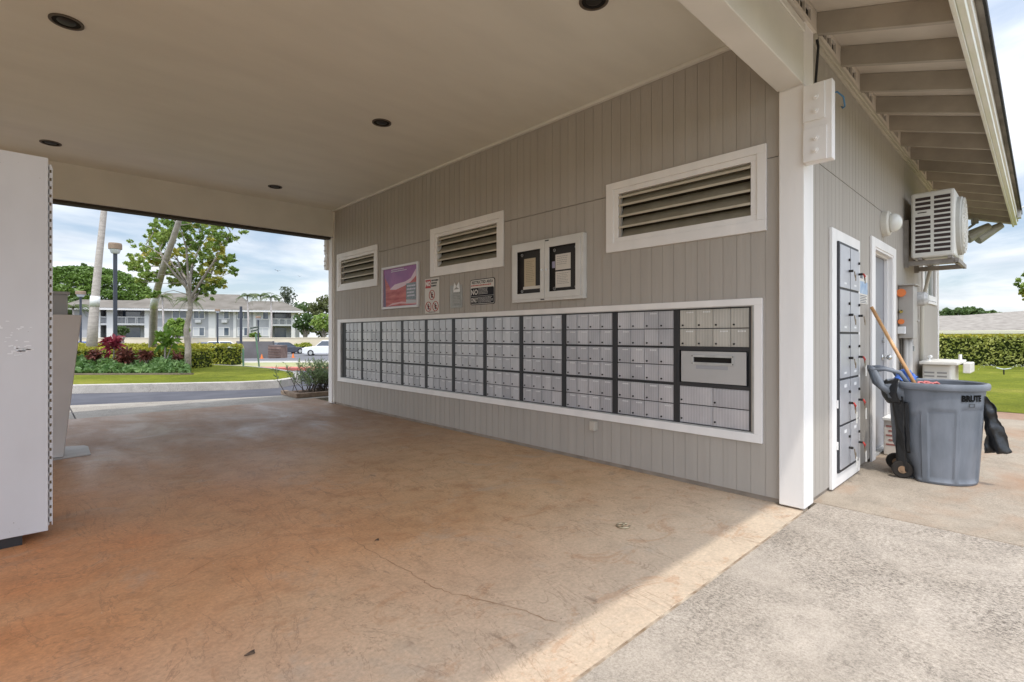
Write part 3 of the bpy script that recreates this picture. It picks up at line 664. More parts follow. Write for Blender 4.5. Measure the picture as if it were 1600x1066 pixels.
# restricted area sign
o = thing('restricted_area_sign', 'black and white sign reading RESTRICTED AREA, NO and ONLY', 'sign', (XW, 4.48, 1.54))
y0, y1, z0, z1 = 4.262, 4.705, 1.54, 1.84
def rrect(y0, y1, z0, z1, r_):
    pts = []
    for cy_, cz_, a0 in ((y1 - r_, z1 - r_, 0), (y0 + r_, z1 - r_, 90), (y0 + r_, z0 + r_, 180), (y1 - r_, z0 + r_, 270)):
        for k in range(6): a = R(a0 + 18 * k); pts.append((cy_ + r_ * math.cos(a), cz_ + r_ * math.sin(a)))
    return pts
mb = MB(); mb.prism(rrect(y0, y1, z0, z1, .03), 'x', XW - .006, XW - .001); mb.build('plate', MATS['sign_black'], o, world=True)
wf = MATS['sign_white']
mb = MB(); mb.prism(rrect(y0 + .008, y1 - .008, z0 + .008, z1 - .008, .026), 'x', XW - .0066, XW - .006); mb.build('white_border', wf, o, world=True)
mb = MB(); mb.prism(rrect(y0 + .014, y1 - .014, z0 + .014, z0 + .199, .018), 'x', XW - .0072, XW - .0066); mb.build('black_panel', MATS['sign_black'], o, world=True)
wtext('RESTRICTED AREA', (y0 + y1) / 2, z1 - .038, .047, .0072, .0012, .98).build('lettering', MATS['sign_black'], o, world=True)
wtext('NO', y1 - .082, z0 + .147, .085, .0078, .0025, .95).build('lettering', wf, o, world=True)
wtext('ONLY', y1 - .082, z0 + .055, .075, .0078, .002, .62).build('lettering', wf, o, world=True)
mb = MB(); wlines(mb, y1 - .02, y0 + .02, z1 - .066, z1 - .082, 1, .007, .8, 11); mb.build('lettering', RED, o, world=True)
mb = MB(); wlines(mb, y1 - .155, y0 + .12, z0 + .19, z0 + .115, 5, .0073, .5, 21); wlines(mb, y1 - .155, y0 + .03, z0 + .088, z0 + .02, 5, .0073, .55, 25); mb.box(XW - .0078, XW - .0072, y0 + .02, y1 - .02, z0 + .100, z0 + .104); mb.build('lettering', M('sign_greytext', (.40, .38, .36), rough=.5), o, world=True)
# notice board
o = thing('notice_board', 'white two-door glazed notice board with papers pinned inside', 'notice board', (XW, 3.45, 1.53))
y0, y1, z0, z1 = 2.963, 3.93, 1.53, 2.148; ym = (y0 + y1) / 2
BF = M('board_frame', (.60, .585, .55), (.66, .645, .61), 6, .4)
mb = MB(); wbox(mb, y0, y1, z1 - .03, z1, .001, .055); wbox(mb, y0, y1, z0, z0 + .03, .001, .055); wbox(mb, y0, y0 + .03, z0 + .03, z1 - .03, .001, .055); wbox(mb, y1 - .03, y1, z0 + .03, z1 - .03, .001, .055)
mb.build('case', BF, o, world=True, bevel=.003)
mb = MB(); wbox(mb, y0 + .03, y1 - .03, z0 + .03, z1 - .03, .001, .012); mb.build('backing', M('board_backing', (.022, .018, .016), rough=.6), o, world=True)
for (a, b, s_) in ((y0 + .028, ym - .002, 1), (ym + .002, y1 - .028, -1)):
    mb = MB(); e = .058; t0, t1 = .0555, .066
    wbox(mb, a, b, z1 - .03 - e, z1 - .026, t0, t1); wbox(mb, a, b, z0 + .026, z0 + .03 + e, t0, t1); wbox(mb, a, a + e, z0 + .03 + e, z1 - .03 - e, t0, t1); wbox(mb, b - e, b, z0 + .03 + e, z1 - .03 - e, t0, t1)
    dd = mb.build('door_frame', BF, o, world=True, bevel=.002)
    mb = MB(); mb.disc((XW - .066, ym - s_ * .03, (z0 + z1) / 2 - .0), (-1, 0, 0), .011, 12, .006); mb.build('lock', CHROME, dd, world=True)
    for cy_ in (a + e + .03, b - e - .03):
        for cz_ in (z0 + .03 + e + .03, z1 - .03 - e - .03):
            mb = MB(); c0 = Vector((XW - .016, cy_, cz_)); mb.tube([c0 + Vector((0, math.cos(q) * (.014 + .003 * math.sin(3 * q)), math.sin(q) * .014)) for q in [k * .5236 for k in range(13)]], .003, 5); mb.tube([c0 + Vector((0, -.01, -.01)), c0 + Vector((0, .012, .012))], .002, 5); mb.build('ornament', STEEL, o, world=True)
mb = MB(); wbox(mb, 3.62, 3.785, z0 + .165, z1 - .16, .0125, .0135); mb.build('cream_paper', M('cream_paper', (.50, .42, .29), rough=.7), o, world=True)
mb = MB(); wlines(mb, 3.76, 3.64, z1 - .19, z0 + .2, 12, .0137, .28, 31); mb.build('lettering', M('pencil', (.30, .25, .18), rough=.7), o, world=True)
mb = MB(); wbox(mb, 3.555, 3.80, z0 + .135, z0 + .165, .0136, .0146); mb.build('caption_strip', PAPER, o, world=True)
mb = MB(); wbox(mb, 3.15, 3.345, z0 + .300, z0 + .455, .0125, .0135); mb.build('white_paper', PAPER, o, world=True)
mb = MB(); wbox(mb, 3.15, 3.345, z0 + .125, z0 + .285, .0125, .0135); mb.build('white_paper', PAPER, o, world=True)
mb = MB(); wbox(mb, 3.352, 3.39, z0 + .325, z0 + .39, .0125, .0135); mb.build('lilac_card', M('lilac', (.40, .37, .50), rough=.6), o, world=True)
mb = MB(); wlines(mb, 3.325, 3.17, z0 + .435, z0 + .34, 5, .0137, .25, 33); wlines(mb, 3.325, 3.17, z0 + .265, z0 + .15, 7, .0137, .25, 34); mb.build('lettering', M('ink_grey', (.30, .28, .27), rough=.7), o, world=True)
mb = MB(); wbox(mb, ym - .05, ym + .0, z1 - .022, z1 - .012, .056, .059); wbox(mb, ym + .01, ym + .06, z0 + .01, z0 + .02, .056, .059); mb.build('name_tag', LOCK, o, world=True)
# outlet
mb = MB(); wbox(mb, 2.836, 2.895, .305, .388, .001, .05); wbox(mb, 2.846, 2.885, .314, .380, .05, .056)
ob = mb.build('outlet_box', M('outlet_beige', (.50, .45, .38), rough=.5), bevel=.004); tag(ob, 'small beige covered outlet box on the grey wall below the mailboxes', 'outlet')

# ---------------------------------------------------------------- things on the side wall
def sbox(mb, x0, x1, z0, z1, t0, t1): return mb.box(x0, x1, YS - t1, YS - t0, z0, z1)
o = thing('parcel_locker', 'tall grey parcel locker with ten doors, keys and red tags in a white frame', 'parcel locker', (4.8, YS, 0))
mb = MB(); sbox(mb, 4.38, 4.50, .012, 2.0, .001, .024); sbox(mb, 5.10, 5.215, .012, 2.0, .001, .024); sbox(mb, 4.50, 5.10, 1.912, 2.0, .001, .024); sbox(mb, 4.50, 5.10, .012, .115, .001, .024)
mb.build('surround', WHITE, o, world=True, bevel=.003)
mb = MB(); sbox(mb, 4.502, 5.098, .117, 1.910, .001, .038); mb.build('cabinet', M('locker_black', (.03, .03, .035), rough=.5), o, world=True, bevel=.003)
LK = M('locker_door', (.47, .47, .49), (.54, .54, .56), 4, .4, metal=.35)
rw = [1.895, 1.545, 1.200, .840, .482, .135]; TAG = M('key_tag', (.62, .60, .55), rough=.6); KEY = M('key', (.22, .16, .10), (.3, .25, .18), 40, .4, metal=.5)
for ri in range(5):
    for ci, (a, b) in enumerate(((4.512, 4.782), (4.810, 5.090))):
        z0, z1 = rw[ri + 1] + .009, rw[ri] - .009
        mb = MB(); sbox(mb, a, b, z0, z1, .0385, .047); dd = mb.build('locker_door', LK, o, world=True, bevel=.002)
        lx = b - .035; lz = z1 - .10
        mb = MB(); mb.disc((lx, YS - .047, lz), (0, -1, 0), .011, 12, .012); mb.disc((lx, YS - .047, lz - .09), (0, -1, 0), .010, 12, .03); mb.build('lock', LOCK, dd, world=True)
        mb = MB(); q = Vector((lx, YS - .085, lz - .095)); mb.tube([q, q + Vector((.004, -.005, -.05))], .004, 6); mb.box(lx - .008, lx + .012, YS - .095, YS - .091, lz - .17, lz - .125)
        mb.build('key', KEY, dd, world=True)
        if (ci == 1 and ri != 1) or ri == 3:
            mb = MB(); mb.tube([(lx + .0, YS - .08, lz - .085), (lx + .005, YS - .09, lz - .11), (lx - .005, YS - .092, lz - .135)], [.006, .009, .005], 8); mb.build('red_key_cover', RED, dd, world=True, smooth=True)
        if ri > 2 or (ci == 1 and ri == 2):
            mb = MB(); mb.box(lx - .004, lx + .03, YS - .099, YS - .0965, lz - .25, lz - .16); mb.build('key_tag', TAG, dd, world=True)
        mb = MB(); sbox(mb, a + .10, a + .17, (z0 + .03) if ri < 3 else (z1 - .06), (z0 + .045) if ri < 3 else (z1 - .035), .0472, .0480); mb.build('number_plate', PLT, dd, world=True)
for zz_ in (.30, .62):
    mb = MB(); sbox(mb, 4.485, 4.515, zz_, zz_ + .06, .0245, .034); mb.build('hinge', WHITE, o, world=True)
# laminated notice
o = thing('wall_notice', 'pale blue and white laminated notice between the parcel locker and the door', 'notice', (5.41, YS, 1.46))
mb = MB(); sbox(mb, 5.245, 5.585, 1.465, 1.735, .001, .004); mb.build('sheet', PAPER, o, world=True)
mb = MB(); sbox(mb, 5.25, 5.58, 1.555, 1.665, .004, .005); mb.build('blue_band', M('notice_blue', (.20, .32, .50), (.42, .52, .62), 14, .4), o, world=True)
mb = MB(); 
for k in range(5): sbox(mb, 5.27, 5.55 - .03 * (k % 2), 1.475 + k * .015, 1.481 + k * .015, .004, .0048)
sbox(mb, 5.27, 5.40, 1.69, 1.72, .004, .0048); mb.build('lettering', M('ink_grey2', (.12, .13, .15), rough=.7), o, world=True)
# bulkhead lamp
o = thing('bulkhead_lamp', 'round white ribbed bulkhead lamp on the side wall above the door', 'wall lamp', (6.25, YS, 2.31))
mb = MB(); c0 = Vector((6.25, YS, 2.31)); mb.tube([c0 + Vector((0, -.001, 0)), c0 + Vector((0, -.05, 0)), c0 + Vector((0, -.065, 0))], [.125, .125, .11], 32); mb.build('base', M('lamp_base', (.62, .59, .52), rough=.5), o, world=True, smooth=False)
mb = MB(); prof = [(.09, .066), (.092, .09), (.085, .115), (.065, .14), (.035, .155), (.003, .16)]
mb.tube([c0 + Vector((0, -d, 0)) for r_, d in prof], [r_ * (1 + .02 * (i % 2)) for i, (r_, d) in enumerate(prof)], 32); mb.build('globe', M('lamp_glass', (.70, .69, .64), rough=.25), o, world=True, smooth=True)
# air conditioner
o = thing('air_conditioner', 'white air conditioner condenser on brackets high on the side wall', 'air conditioner', (7.76, .86, 2.06))
x0, x1, y0, y1, z0, z1 = 7.30, 8.20, .665, 1.045, 2.06, 2.80
mb = MB(); mb.box(x0, x1, y0, y1, z0, z1); mb.build('casing', ACW, o, world=True, bevel=.022)
LD = M('grille_dark', (.035, .02, .017), rough=.6)
for col in ((y1 - .04, y1 - .175), (y1 - .205, y1 - .345)):
    for k in range(12):
        if col[0] > y1 - .1 and k == 3: continue
        zt = z1 - .06 - k * .0535
        mb = MB(); mb.box(x0 - .0015, x0 + .01, col[1], col[0], zt - .034, zt); mb.build('grille_slot', LD, o, world=True)
mb = MB(); mb.box(x0 - .004, x0 - .001, y1 - .14, y1 - .06, z1 - .235, z1 - .225); mb.build('badge', LD, o, world=True)
c0 = Vector((7.68, y0, 2.43))
mb = MB(); mb.tube([c0 + Vector((0, .0, 0)), c0 + Vector((0, -.035, 0)), c0 + Vector((0, -.05, 0))], [.33, .33, .30], 36); mb.build('fan_guard', M('fan_guard', (.48, .47, .43), rough=.5), o, world=True)
mb = MB()
for r_ in (.08, .14, .2, .26, .31): mb.tube([c0 + Vector((math.cos(k * math.pi / 16) * r_, -.054, math.sin(k * math.pi / 16) * r_)) for k in range(33)], .004, 5)
for k in range(12): a = k * math.pi / 6; mb.tube([c0 + Vector((0, -.054, 0)), c0 + Vector((math.cos(a) * .31, -.054, math.sin(a) * .31))], .004, 5)
mb.build('fan_wires', ACW, o, world=True)
mb = MB(); BK = M('bracket_steel', (.21, .185, .16), (.30, .27, .235), 10, .6)
for x in (7.36, 8.06):
    mb.box(x, x + .045, YS - .045, YS - .001, 1.97, 2.52); mb.box(x - .01, x + .06, y0 - .02, YS - .046, 1.985, 2.035)
mb.box(7.30, 8.16, y0 + .02, y0 + .06, 2.036, 2.06); mb.box(7.30, 8.16, y1 - .1, y1 - .06, 2.036, 2.06)
mb.box(7.33, 8.15, y0 - .03, y0 - .0, 1.985, 2.03)
mb.build('wall_bracket', BK, o, world=True)
mb = MB(); mb.tube([(8.2, .95, 2.2), (8.32, .98, 2.1), (8.36, 1.08, 1.6), (8.36, 1.09, .8)], .022, 8); mb.build('pipe', M('pipe_cover', (.5, .47, .4), rough=.6), o, world=True, smooth=True)
# electrical box, meter, conduit
o = thing('electric_meter_box', 'grey electric box with glass meter, stickers and conduit beside the door', 'electric box', (7.16, YS, 0))
EB = M('ebox_paint', (.36, .335, .30), (.40, .375, .34), 4, .5)
mb = MB(); mb.box(7.04, 7.28, .985, YS - .001, 1.15, 1.735); mb.build('enclosure', EB, o, world=True, bevel=.006)
mb = MB(); mb.box(7.0, 7.30, .96, YS - .002, 1.736, 1.748); mb.build('lid', EB, o, world=True)
mb = MB(); mb.box(7.288, 7.50, 1.03, YS - .001, 1.46, 1.70); mb.build('meter_base', EB, o, world=True, bevel=.006)
c0 = Vector((7.39, 1.029, 1.60)); mb = MB(); mb.tube([c0, c0 + Vector((0, -.10, 0)), c0 + Vector((0, -.13, 0))], [.082, .08, .06], 24); mb.build('meter_glass', M('meter_glass', (.44, .43, .41), (.60, .59, .57), 30, .15), o, world=True)
mb = MB(); mb.tube([c0 + Vector((0, -.006, 0)), c0 + Vector((0, -.02, 0))], .09, 24); mb.tube([c0 + Vector((.02, -.13, -.02)), c0 + Vector((.06, -.19, -.04))], .006, 6); mb.build('meter_ring', STEEL, o, world=True)
for (za, zb, mt) in ((1.61, 1.70, M('orange', (.62, .15, .02), rough=.5)), (1.43, 1.465, M('yellow', (.55, .38, .03), (.02, .02, .02), 60, .5)), (1.305, 1.365, M('orange', (.62, .15, .02)))):
    mb = MB(); mb.tube([(7.034, 1.10, (za + zb) / 2), (6.985, 1.085, (za + zb) / 2)], (zb - za) / 2, 12); mb.build('coloured_cap', mt, o, world=True)
mb = MB(); mb.box(6.98, 7.035, 1.05, YS - .001, 1.20, 1.28); mb.build('switch_cover', PLT, o, world=True, bevel=.004)
mb = MB()
for (x, r_) in ((7.09, .022), (7.17, .05), (7.27, .016)): mb.tube([(x, 1.06, .0), (x, 1.06, 1.149)], r_, 14)
mb.build('conduit', EB, o, world=True, smooth=True)
mb = MB(); mb.tube([(7.6, YS, 1.42), (7.6, 1.07, 1.42)], .012, 8); mb.box(7.57, 7.63, 1.06, YS - .001, 1.40, 1.56); mb.tube([(7.6, 1.06, 1.40), (7.64, 1.03, 1.35), (7.70, 1.03, 1.36)], .012, 8); mb.build('hose_bib', EB, o, world=True)
mb = MB(); mb.tube([(7.35, 1.09, 1.14), (7.35, 1.04, 1.14)], .015, 8); mb.tube([Vector((7.37, 1.04, 1.08)) + Vector((math.cos(k * .5236) * .03, 0, math.sin(k * .5236) * .04)) for k in range(13)], .005, 5); mb.box(7.335, 7.40, 1.02, 1.06, 1.0, 1.06); mb.build('padlock', STEEL, o, world=True)
# floor-standing condenser
o = thing('ground_condenser', 'low beige air conditioner unit standing on the ground by the far wall corner', 'air conditioner', (8.6, .9, 0))
mb = MB(); mb.box(8.2, 9.0, .78, 1.06, .06, .815); mb.build('casing', ACW, o, world=True, bevel=.02)
mb = MB(); mb.box(8.10, 9.1, .71, 1.08, .818, .858); mb.box(8.62, 9.1, .63, .708, .70, .83); mb.build('top_cover', ACW, o, world=True, bevel=.01)
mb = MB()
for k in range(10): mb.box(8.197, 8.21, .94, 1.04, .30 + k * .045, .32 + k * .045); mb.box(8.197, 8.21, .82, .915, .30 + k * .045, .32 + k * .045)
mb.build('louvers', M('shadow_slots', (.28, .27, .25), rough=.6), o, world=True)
mb = MB(); mb.box(8.15, 9.05, .74, 1.08, 0, .058); mb.build('pad', KERB, o, world=True)
mb = MB(); mb.tube([(8.3, 1.0, .858), (8.3, 1.0, .91), (8.4, 1.0, .91)], .02, 8); mb.tube([(8.95, .76, .858), (8.95, .76, .93)], .018, 8); mb.build('pipe_fitting', PLT, o, world=True)
# security flood light under the eave, antenna on the roof edge
o = thing('flood_light', 'twin flood light hanging under the far eave corner', 'flood light', (11.6, .75, 3.1))
FL = M('flood_metal', (.26, .25, .22), (.34, .33, .29), 8, .5)
mb = MB(); mb.tube([(11.6, .8, 3.17), (11.6, .8, 3.08)], .05, 12); mb.tube([(11.6, .8, 3.08), (11.55, .9, 2.99), (11.5, 1.0, 2.90)], .018, 8); mb.build('mount', FL, o, world=True)
for a, b in (((11.62, .62, 3.02), (11.5, .86, 2.86)), ((11.75, .48, 3.03), (11.63, .74, 2.85))):
    mb = MB(); mb.tube([a, b, Vector(b) + (Vector(b) - Vector(a)) * .15], [.055, .10, .105], 14); mb.build('lamp_head', FL, o, world=True)
mb = MB(); mb.tube([(11.5, 1.02, 2.91), (11.47, 1.06, 2.85)], [.07, .06], 12); mb.build('sensor', M('sensor', (.55, .53, .45), rough=.4), o, world=True)
o = thing('antenna', 'small grey aerial on a bent arm at the far roof edge', 'antenna', (11.4, .22, 3.2))
mb = MB(); mb.tube([(11.4, .285, 3.17), (11.5, .20, 3.26), (11.6, .10, 3.50), (11.6, .09, 3.9)], .016, 8); mb.build('arm', STEEL, o, world=True)
mb = MB()
for k in range(7): mb.box(11.57, 11.63, .02, .15, 3.62 + k * .05, 3.645 + k * .05)
mb.tube([(11.6, .09, 3.6), (11.6, .09, 3.98)], .035, 8); mb.build('element', STEEL, o, world=True)
mb = MB(); mb.box(11.33, 11.47, .24, .284, 3.05, 3.19); mb.build('base_plate', STEEL, o, world=True)
# blue cable loop
mb = MB(); mb.tube([(4.30, YS, 2.98), (4.32, 1.05, 2.985), (4.36, 1.02, 2.95), (4.44, 1.03, 2.91), (4.52, 1.06, 2.93), (4.56, 1.08, 2.96)], .006, 6)
ob = mb.build('cable', M('blue_cable', (.06, .20, .38), rough=.4), smooth=True); tag(ob, 'short blue cable end poking out of the side wall under the eaves', 'cable')
mb = MB(); mb.tube([(3.97, 1.10, 3.36), (3.99, 1.085, 3.2), (3.972, 1.10, 2.9), (3.97, 1.10, 2.62)], .009, 6)
ob = mb.build('cable', BLACK, smooth=True); tag(ob, 'black cable running down behind the white post bracket', 'cable')

# ---------------------------------------------------------------- wheeled bin
BX, BY, BA = 5.45, .62, R(107)
GR = M('bin_grey', (.135, .15, .172), (.185, .20, .228), 9, .5, .2, 60, (1, 1, .35), spec=.35)
BAGM = M('black_bag', (.012, .012, .013), rough=.3, bump=.6, bscale=9, bdist=.02)
o = thing('wheeled_bin', 'large grey wheeled rubbish bin with BRUTE lettering, standing by the door', 'bin', (BX, BY, 0), BA)
def loc(x, y, z): return (x, y, z)
def binfn(r_, z, a):
    # a measured from the handle direction; lower back slants in for the wheels
    q = math.cos(a)
    if z < .26 and q > .55 and r_ > .2: r_ -= (q - .55) * .28 * (1 - z / .26)
    if .03 < z < .60 and r_ > .2:
        d = math.degrees(a) % 360
        for lo, hi, top in ((20, 62, .56), (72, 104, .58), (112, 150, .60), (200, 240, .56), (250, 290, .56), (300, 340, .56)):
            if lo < d < hi:
                tt = top - (abs(d - hi) / 40 * .05 if lo == 20 else 0)
                if z < tt: r_ -= .011
    return r_, z
prof = [(.20, .0), (.262, .004), (.268, .02)] + [(.268 + .042 * (k / 34), .02 + .70 * k / 34) for k in range(1, 35)] + [(.312, .745), (.335, .750), (.340, .765), (.340, .785), (.334, .797), (.318, .800), (.308, .79), (.305, .74), (.25, .03), (.01, .03)]
mb = MB(); mb.lathe(prof, seg=144, fn=binfn); ob = mb.build('body', GR, o, smooth=True)
try:
    ob.data.set_sharp_from_angle(angle=R(40))
except Exception: pass
# handle: two arms, each a plate with an open triangle, and a cross bar
mb = MB()
for s_ in (-1, 1):
    y0 = s_ * .185
    mb.hexa([(.18, y0 - .016, .63), (.34, y0 - .016, .665), (.34, y0 + .016, .665), (.18, y0 + .016, .63), (.20, y0 - .016, .79), (.365, y0 - .016, .775), (.365, y0 + .016, .775), (.20, y0 + .016, .79)])
    mb.tube([(.33, y0, .71), (.385, y0, .76), (.43, y0 * .97, .89)], [.028, .026, .02], 10)
    mb.tube([(.43, y0 * .97, .89), (.36, y0, .90), (.26, y0, .875), (.21, y0, .79)], [.018, .016, .016, .018], 10)
mb.tube([(.43, -.19, .885), (.445, -.1, .90), (.445, .1, .90), (.43, .19, .885)], .02, 12)
mb.build('handle', GR, o, smooth=True)
WT = M('wheel_rubber', (.035, .03, .026), rough=.8); HUB = M('wheel_hub', (.26, .16, .09), rough=.6)
for s_ in (-1, 1):
    c0 = Vector((.242, s_ * .15, .072)); mb = MB(); mb.tube([c0 + Vector((0, -.022, 0)), c0 + Vector((0, -.018, 0)), c0 + Vector((0, .018, 0)), c0 + Vector((0, .022, 0))], [.062, .071, .071, .062], 28); wh = mb.build('wheel', WT, o)
    mb = MB(); mb.tube([c0 + Vector((0, -.027, 0)), c0 + Vector((0, .027, 0))], .030, 16); mb.tube([c0 + Vector((0, -.034, 0)), c0 + Vector((0, .034, 0))], .012, 10); mb.build('rim', HUB, wh)
mb = MB(); mb.tube([(.242, -.15, .072), (.242, .15, .072)], .012, 8); mb.build('axle', STEEL, o)
def bin_text(body, size, zc, ang, mat, bold=.003, sx=1):
    vs, fs = text_geo(body, size, bold, sx); mb = MB(); pts = []
    for a, b in vs:
        rr = .268 + .042 * (zc - .02) / .7 + .004; th_ = ang + a / rr - BA; pts.append((rr * math.cos(th_), rr * math.sin(th_), zc + b))
    mb.add(pts, fs); return mb.build('lettering', mat, o)
bin_text('BRUTE', .062, .690, R(232), M('print_black', (.006, .006, .006), rough=.7, spec=.1), .004, .92)
mb = MB()
for (a0, a1, z0, z1) in ((227, 236, .625, .628), (227, 236, .648, .651), (227, 228, .625, .651), (235, 236, .625, .651)):
    rr = .3105; pts = []
    for a in (a0, (a0 + a1) / 2, a1): pts += [(rr * math.cos(R(a) - BA), rr * math.sin(R(a) - BA), z0), (rr * math.cos(R(a) - BA), rr * math.sin(R(a) - BA), z1)]
    mb.add(pts, [(0, 2, 3, 1), (2, 4, 5, 3)])
mb.build('emblem', BLACK, o)
# bag pieces and contents (own things)
def crumple(name, fn, nu, nv, amp, label, cat, mat=BAGM, th=.004, seed=1):
    mb = MB(); vs = []
    for j in range(nv + 1):
        for i in range(nu + 1):
            q = Vector(fn(i / nu, j / nv)); nn = mnoise.noise_vector(q * 14 + Vector((seed, 0, 0))) * amp + mnoise.noise_vector(q * 35) * amp * .35; vs.append(q + nn)
    mb.add(vs, [(j * (nu + 1) + i, j * (nu + 1) + i + 1, (j + 1) * (nu + 1) + i + 1, (j + 1) * (nu + 1) + i) for j in range(nv) for i in range(nu)])
    ob = mb.build(name, mat, smooth=True); s_ = ob.modifiers.new('thick', 'SOLIDIFY'); s_.thickness = th; tag(ob, label, cat); return ob
def pol(a, r_, z): return (BX + r_ * math.cos(R(a)), BY + r_ * math.sin(R(a)), z)
def rb(z): return .268 + .042 * (z - .02) / .7
crumple('black_bag', lambda u, v: pol(266 + 5 * math.sin(u * 7 + v * 3) * (1 - v) - 4 * v, .30 + u * (.03 + .125 * (1 - v) ** .8), .25 + .46 * v + .03 * u * (1 - v)), 22, 26, .016, 'black rubbish bag billowing out beside the grey bin', 'rubbish bag', seed=5)
crumple('black_bag', lambda u, v: pol(139 + 19 * (u - .5), rb(.06 + .62 * v) + .016 + .006 * math.sin(v * 9 + u * 4), .06 + .62 * v), 6, 30, .004, 'long strip of black bag hanging down the front of the bin under its handle', 'rubbish bag', seed=9)
crumple('black_bag', lambda u, v: pol(152 + 6 * (u - .5), rb(.22 + .42 * v) + .014, .22 + .42 * v), 5, 20, .004, 'short narrow tail of black bag beside the longer hanging strip', 'rubbish bag', seed=3)
crumple('black_bag', lambda u, v: pol(135 + 26 * (u - .5), .35 + .035 * math.sin(v * 3.1), .62 + .19 * v - .01 * math.sin(u * 6)), 12, 12, .012, 'bunched black bag stuffed through the bin handle', 'rubbish bag', seed=13)
crumple('blue_cloth', lambda u, v: (BX + .02 + .20 * (u - .5), BY + .20 + .14 * (v - .5), .80 + .09 * math.sin(u * 3.14) * math.sin(v * 3.14)), 16, 12, .03, 'bright blue crumpled cloth heaped in the bin', 'cloth', M('blue_cloth', (.03, .10, .42), (.05, .16, .55), 8, .5), .006, 4)
mb = MB()
for k, (dx, dy) in enumerate(((-.12, .05), (-.05, .02))): mb.tube([(BX + dx + math.cos(a) * .04, BY + dy + math.sin(a) * .05, .775 + .02 * math.sin(2 * a)) for a in [q * .5 for q in range(11)]], .010, 6)
ob = mb.build('rubber_gloves', M('pink_rubber', (.50, .13, .12), rough=.4), smooth=True); tag(ob, 'pink rubber gloves lying just inside the bin rim', 'gloves')
mb = MB(); mb.lathe([(.01, .60), (.29, .60), (.30, .66), (.20, .72), (.01, .74)], BX, BY, 24, lambda r_, z, a: (r_, z + .03 * math.sin(a * 5) * (r_ > .1))); ob = mb.build('bin_liner', BAGM, smooth=True); tag(ob, 'black liner and rubbish filling the inside of the bin', 'bin liner')
mb = MB(); mb.tube([(5.27, .72, .745), (5.48, 1.06, 1.41)] if False else [(5.32, .70, .70), (5.58, 1.085, 1.44)], .0145, 12); ob = mb.build('broom_handle', M('varnished_wood', (.52, .27, .11), (.60, .34, .15), 8, .35, stretch=(1, 1, .2)), smooth=True); tag(ob, 'wooden broom handle leaning from the bin against the door frame', 'broom')
# white bucket box by the door
o = thing('white_box', 'white printed box on the ground between the bin and the door', 'box', (6.35, 1.0, 0))
mb = MB(); mb.box(6.12, 6.36, .93, 1.09, .001, .34); mb.build('carton', M('carton', (.62, .56, .50), (.70, .64, .58), 7, .7), o, world=True, bevel=.008)
mb = MB(); mb.box(6.10, 6.38, .92, 1.10, .341, .37); mb.build('lid', M('carton_lid', (.72, .70, .66), rough=.6), o, world=True, bevel=.005)
mb = MB()
for k in range(5): mb.box(6.117, 6.1195, .95, 1.07 - .02 * (k % 2), .28 - k * .045, .295 - k * .045)
mb.build('print_mark', M('red_print', (.35, .12, .10), rough=.6), o, world=True)

# ---------------------------------------------------------------- left foreground cabinet, pedestal
o = thing('white_cabinet', 'tall scuffed white panel cabinet with a perforated edge strip at far left', 'cabinet', (-.5, 4.2, 0))
CP = M('cabinet_white', (.585, .575, .585), (.66, .655, .67), 2.2, .5, .15, 25, (1, 1, .5))
mb = MB(); mb.box(-1.15, .068, 3.955, 4.50, .055, 2.205); mb.build('panel', CP, o, world=True, bevel=.003)
mb = MB(); rs = random.Random(12)
for k in range(22): x_ = rs.uniform(-.3, .06); z_ = rs.choice((rs.uniform(.06, .14), rs.uniform(.06, .4), rs.uniform(2.12, 2.2), rs.uniform(.2, 2.1))); q = rs.uniform(.0012, .003); mb.box(x_, x_ + q, 3.9542, 3.9548, z_, z_ + q * rs.uniform(.6, 1.6))
mb.build('rust_speck', M('speck', (.16, .11, .08), rough=.8), o, world=True)
mb = MB()
for k in range(44):
    z = .10 + k * .0475; mb.box(.0685, .083, 3.972, 3.976, z, z + .030)
mb.box(.0685, .073, 3.972, 3.976, .08, 2.16); mb.box(.083, .087, 3.972, 3.976, .08, 2.16)
mb.build('perforated_strip', CP, o, world=True)
mb = MB(); mb.box(.0687, .083, 3.985, 3.988, .09, 2.15); mb.build('strip_backing', M('brass_dark', (.20, .14, .07), rough=.6), o, world=True)
for x in (-.13, -1.05):
    mb = MB(); mb.box(x, x + .09, 3.965, 4.05, .0, .05); mb.build('foot', BLACK, o, world=True)
sc_ = MB(); rs = random.Random(5)
for k in range(26):
    a = rs.uniform(0, 6.28); cx_ = -.075 + rs.gauss(0, .022) + .03 * math.cos(a); cz_ = 1.16 + .09 * math.sin(a) + rs.gauss(0, .012); sc_.box(cx_, cx_ + rs.uniform(.006, .022), 3.9543, 3.9549, cz_, cz_ + rs.uniform(.003, .008))
for k in range(9): cx_ = rs.uniform(-.09, -.02); cz_ = rs.uniform(1.085, 1.105); sc_.box(cx_, cx_ + .03, 3.9543, 3.9549, cz_, cz_ + .006)
sc_.build('scuff_mark', M('scuff', (.80, .80, .81), rough=.6), o, world=True)
o = thing('tapered_pedestal', 'grey flared pedestal standing behind the white cabinet, wider at its top', 'pedestal', (0, 6.7, 0))
mb = MB(); mb.hexa([(-.30, 6.5, .012), (.222, 6.5, .012), (.222, 6.95, .012), (-.30, 6.95, .012), (-.42, 6.45, 1.38), (.352, 6.45, 1.38), (.352, 7.05, 1.38), (-.42, 7.05, 1.38)])
mb.build('shaft', M('pedestal_paint', (.58, .55, .53), (.63, .60, .58), 2, .55), o, world=True, bevel=.008)
mb = MB(); mb.box(-.3, .255, 6.62, 6.95, 1.381, 1.585); mb.build('top_box', M('pedestal_top', (.34, .34, .34), rough=.5), o, world=True, bevel=.004)
